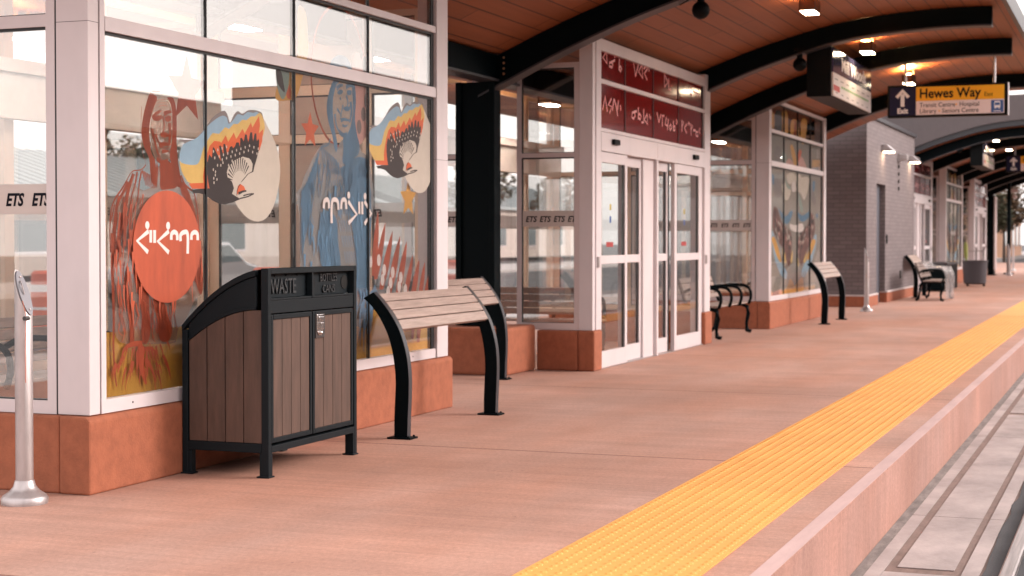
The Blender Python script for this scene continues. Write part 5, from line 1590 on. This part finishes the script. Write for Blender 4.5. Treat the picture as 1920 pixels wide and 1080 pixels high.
# ------------------------------------------------------------------ surroundings beyond the glass and across the tracks
FOL = [mat('dark_conifer', (0.030, 0.045, 0.036), 0.9, vary=0.3, scale=(2, 2, 2)), mat('autumn_green', (0.060, 0.060, 0.030), 0.9, vary=0.3, scale=(2, 2, 2)), mat('rusty_leaf', (0.13, 0.075, 0.04), 0.9, vary=0.3, scale=(2, 2, 2))]
BARK = mat('bark', (0.07, 0.05, 0.04), 0.95)
def tree(x, y, h, kind, label, z0=-0.1):
    t = thing('conifer_tree' if kind == 0 else 'leafy_tree', label, 'tree', (x, y, z0), 'trees beyond the station')
    b = MB(); b.tube([(0, 0, 0), (0.03, 0.02, h * 0.4), (0, 0, h * 0.9)], [0.035 * h * 0.6, 0.02 * h * 0.6, 0.008], 8)
    if kind:
        for k in range(6):
            a = rnd.uniform(0, 6.28); zz_ = h * rnd.uniform(0.35, 0.6)
            b.tube([(0, 0, zz_), (math.cos(a) * h * 0.14, math.sin(a) * h * 0.14, zz_ + h * 0.16), (math.cos(a) * h * 0.22, math.sin(a) * h * 0.22, zz_ + h * 0.26)], [0.012 * h, 0.008 * h, 0.004 * h], 6)
    b.build('trunk', BARK, t, local=True)
    c = MB()
    n = 2200 if kind else 1500
    for k in range(n):
        if kind == 0:
            v = rnd.random() ** 0.8
            zz_ = h * (0.12 + 0.86 * v)
            rr = h * 0.24 * (1 - v) * (0.55 + 0.45 * rnd.random()) * (0.8 + 0.35 * math.sin(v * 60))
            a = rnd.uniform(0, 6.28); px, py = rr * math.cos(a), rr * math.sin(a)
            sz = h * 0.028
            zz_ -= rr * 0.25
        else:
            k_ = rnd.randrange(9)
            ca = k_ * 2.4; cr = h * 0.19 * (k_ % 3) / 2
            ccx, ccy, ccz = cr * math.cos(ca), cr * math.sin(ca), h * (0.5 + 0.06 * (k_ % 6))
            while True:
                px, py, pz = (rnd.uniform(-1, 1) for _ in range(3))
                if px * px + py * py + pz * pz < 1: break
            R_ = h * 0.16
            px, py, zz_ = ccx + px * R_, ccy + py * R_, ccz + pz * R_
            sz = h * 0.026
        u = Vector((rnd.uniform(-1, 1), rnd.uniform(-1, 1), rnd.uniform(-0.6, 0.6))).normalized() * sz
        w_ = u.cross(Vector((rnd.uniform(-1, 1), rnd.uniform(-1, 1), 1))).normalized() * sz * 0.7
        p = Vector((px, py, zz_))
        c.add([p - u, p + w_, p + u, p - w_], [(0, 1, 2, 3)])
    c.build('crown', FOL[kind], t, local=True)
    return t
tree(60, 50.5, 8.2, 0, 'dark conifer above the grey metal roof, seen through the left side pane')
tree(66, 46.5, 7.8, 0, 'dark conifer seen through the mural glass left of the orange figure')
tree(70.5, 47.5, 7.4, 1, 'bushy tree seen through the mural glass behind the orange head')
tree(100, 41, 8.0, 1, 'rounded tree seen between the white post and the black column')
tree(112, 40, 6.5, 2, 'rusty leaved tree seen through the window beside the black column')
tree(97, 8.0, 4.4, 1, 'green tree just right of the thin dark pole')
tree(104, 7.6, 5.2, 2, 'rusty tree at the far right edge')
tree(118, 11.5, 8.5, 0, 'dark conifer behind the far right trees')

PALE = mat('pale_render_wall', (0.50, 0.42, 0.38), 0.85, vary=0.08, scale=(0.5, 0.5, 0.5))
METAL_ROOF = mat('grey_blue_metal_roof', (0.30, 0.34, 0.35), 0.5, vary=0.1, scale=(8, 0.5, 0.5))
WIN = mat('dark_window_glass', (0.06, 0.09, 0.10), 0.1)
def house(x0, x1, y0, y1, eave, ridge, label, name='low_building', wins=6, z0=-0.1, wall=None, roofm=None):
    t = thing(name, label, 'building', (x0, y0, z0))
    MB().box(x0, x1, y0, y1, z0, eave).build('wall', wall or PALE, t)
    r = MB(); ym = (y0 + y1) / 2
    r.prism([(y0 - 0.5, eave + 0.001), (y1 + 0.5, eave + 0.001), (y1 + 0.5, eave + 0.18), (ym, ridge), (y0 - 0.5, eave + 0.18)], 'x', x0 - 0.5, x1 + 0.5)
    nseam = int((x1 - x0) / 0.8)
    ro = r.build('roof', roofm or METAL_ROOF, t)
    s_ = MB()
    sl = (ridge - eave - 0.18) / (ym - y0 + 0.5)
    for k in range(nseam):
        x = x0 + k * 0.8
        s_.add([(x, y0 - 0.5, eave + 0.185), (x + 0.06, y0 - 0.5, eave + 0.185), (x + 0.06, ym, ridge + 0.005), (x, ym, ridge + 0.005), (x, y0 - 0.5, eave + 0.24), (x + 0.06, y0 - 0.5, eave + 0.24), (x + 0.06, ym, ridge + 0.06), (x, ym, ridge + 0.06)], [(4, 5, 6, 7), (0, 4, 7, 3), (1, 2, 6, 5), (0, 1, 5, 4)])
    s_.build('seam', roofm or METAL_ROOF, ro)
    for k in range(wins):
        xw = x0 + (k + 0.25) * (x1 - x0) / wins; ww = (x1 - x0) / wins * 0.5
        fo = MB().box(xw - 0.08, xw + ww + 0.08, y0 - 0.06, y0 - 0.001, 0.75, min(2.5, eave - 0.3)).build('window_frame', M['white_alu'], t)
        MB().box(xw, xw + ww, y0 - 0.075, y0 - 0.061, 0.83, min(2.42, eave - 0.38)).build('window_pane', WIN, fo)
    return t
house(42, 84, 40, 52, 3.1, 5.3, 'long low building with a grey blue metal roof behind the shelter glass')
house(100, 140, 46, 58, 3.6, 6.0, 'distant low building seen past the black column')
house(128, 150, 9.5, 20, 3.0, 5.0, 'distant houses lit warm at the right edge', name='house', wins=5, wall=mat('sunset_lit_render', (0.62, 0.36, 0.24), 0.85), roofm=mat('slate_roof', (0.16, 0.17, 0.20), 0.7))  # low warm sunlight is painted into the wall colour

# platform building across the tracks: only ever seen as a reflection in the glass
OPP = thing('opposite_platform_building', 'long low platform building across the tracks, seen only mirrored in the shelter glass', 'building', (10, -12, 0))
MB().box(-30, 39.6, -17, -12.5, -0.36, 3.9).build('wall', mat('opposite_brick', (0.07, 0.06, 0.055), 0.85, vary=0.15), OPP)
MB().box(-31, 40.2, -17.5, -11.5, 3.901, 4.70).build('roof', M['steel_edge'], OPP)
MB().box(40.3, 62, -14, -12, -0.36, 6.45).build('tall_wing', mat('opposite_wing', (0.12, 0.10, 0.095), 0.85, vary=0.15), OPP)
MB().box(62.05, 86, -18, -12, -0.36, 3.5).build('low_wing', M['steel_edge'], OPP)
MB().box(86.05, 230, -18, -12, -0.36, 12.5).build('tower_wing', mat('opposite_tower', (0.05, 0.042, 0.04), 0.85, vary=0.15), OPP)
MB().box(-30.5, 40.1, -11.75, -11.51, 4.30, 4.36).build('fascia_strip', M['white_alu'], OPP)
for k in range(12):
    f = MB().box(-27 + k * 5.6, -24 + k * 5.6, -12.58, -12.501, 0.8, 2.9).build('window', M['steel_edge'], OPP)
    MB().box(-26.9 + k * 5.6, -24.1 + k * 5.6, -12.60, -12.581, 0.9, 2.8).build('pane', WIN, f)

# construction drums and parked cars in the street behind
def drum(loc, label):
    t = thing('traffic_drum', label, 'traffic drum', loc, 'orange traffic drums in the street')
    MB().lathe([(0.30, 0.0), (0.28, 0.06), (0.27, 0.95), (0.22, 1.0)], (0, 0, 0), 18).build('barrel', mat('orange_plastic', (0.62, 0.10, 0.04), 0.5), t, local=True, smooth=True)
    b = MB(); b.lathe([(0.277, 0.35), (0.275, 0.47)], (0, 0, 0), 18); b.lathe([(0.274, 0.65), (0.273, 0.77)], (0, 0, 0), 18)
    b.build('reflective_band', M['letter_white'], t, local=True, smooth=True)
    return t
DR = drum((22.6, 17.0, -0.22), 'orange traffic drum seen through the left side pane')
dup(DR, (26.8, 15.2, -0.22), 'orange traffic drum seen through the glass beside the orange figure')
dup(DR, (38.2, 16.2, -0.22), 'orange traffic drum seen between the white post and the black column')
def car(loc, label, m, rz=0):
    t = thing('parked_car', label, 'car', loc, 'cars parked in the street behind', rz)
    b = MB(); b.prism([(-2.2, 0.30), (-2.25, 0.62), (-2.1, 0.82), (-1.35, 0.92), (-0.75, 1.40), (0.75, 1.46), (1.55, 0.98), (2.15, 0.88), (2.25, 0.60), (2.2, 0.30)], 'y', -0.86, 0.86)
    b.build('body', m, t, local=True, bevel=0.08)
    g_ = MB()
    for y in (-0.868, 0.862):
        g_.prism([(-1.15, 0.96), (-0.68, 1.33), (0.02, 1.36), (0.02, 0.97)], 'y', y, y + 0.006); g_.prism([(0.10, 0.97), (0.10, 1.37), (0.70, 1.38), (1.28, 1.0)], 'y', y, y + 0.006)
    g_.build('window', WIN, t, local=True)
    for x in (-1.4, 1.4):
        for y in (-0.86, 0.70):
            o = MB().tube([(x, y, 0.33), (x, y + 0.16, 0.33)], 0.33, 18).build('wheel', M['black'], t, local=True)
            MB().tube([(x, y - 0.012 if y < 0 else y + 0.161, 0.33), (x, y - 0.001 if y < 0 else y + 0.172, 0.33)], 0.19, 14).build('rim', M['galv'], o, local=True)
    for y in (-0.78, 0.50):
        MB().box(-2.262, -2.235, y, y + 0.28, 0.62, 0.74).build('headlight', M['letter_white'], t, local=True)
    return t
CR = car((33.0, 21.0, -0.22), 'silver parked car seen low through the mural glass', mat('silver_car_paint', (0.40, 0.40, 0.42), 0.25, 0.6))
c2 = dup(CR, (46.0, 22.5, -0.22), 'silver parked car seen through the doors, farther along the street')
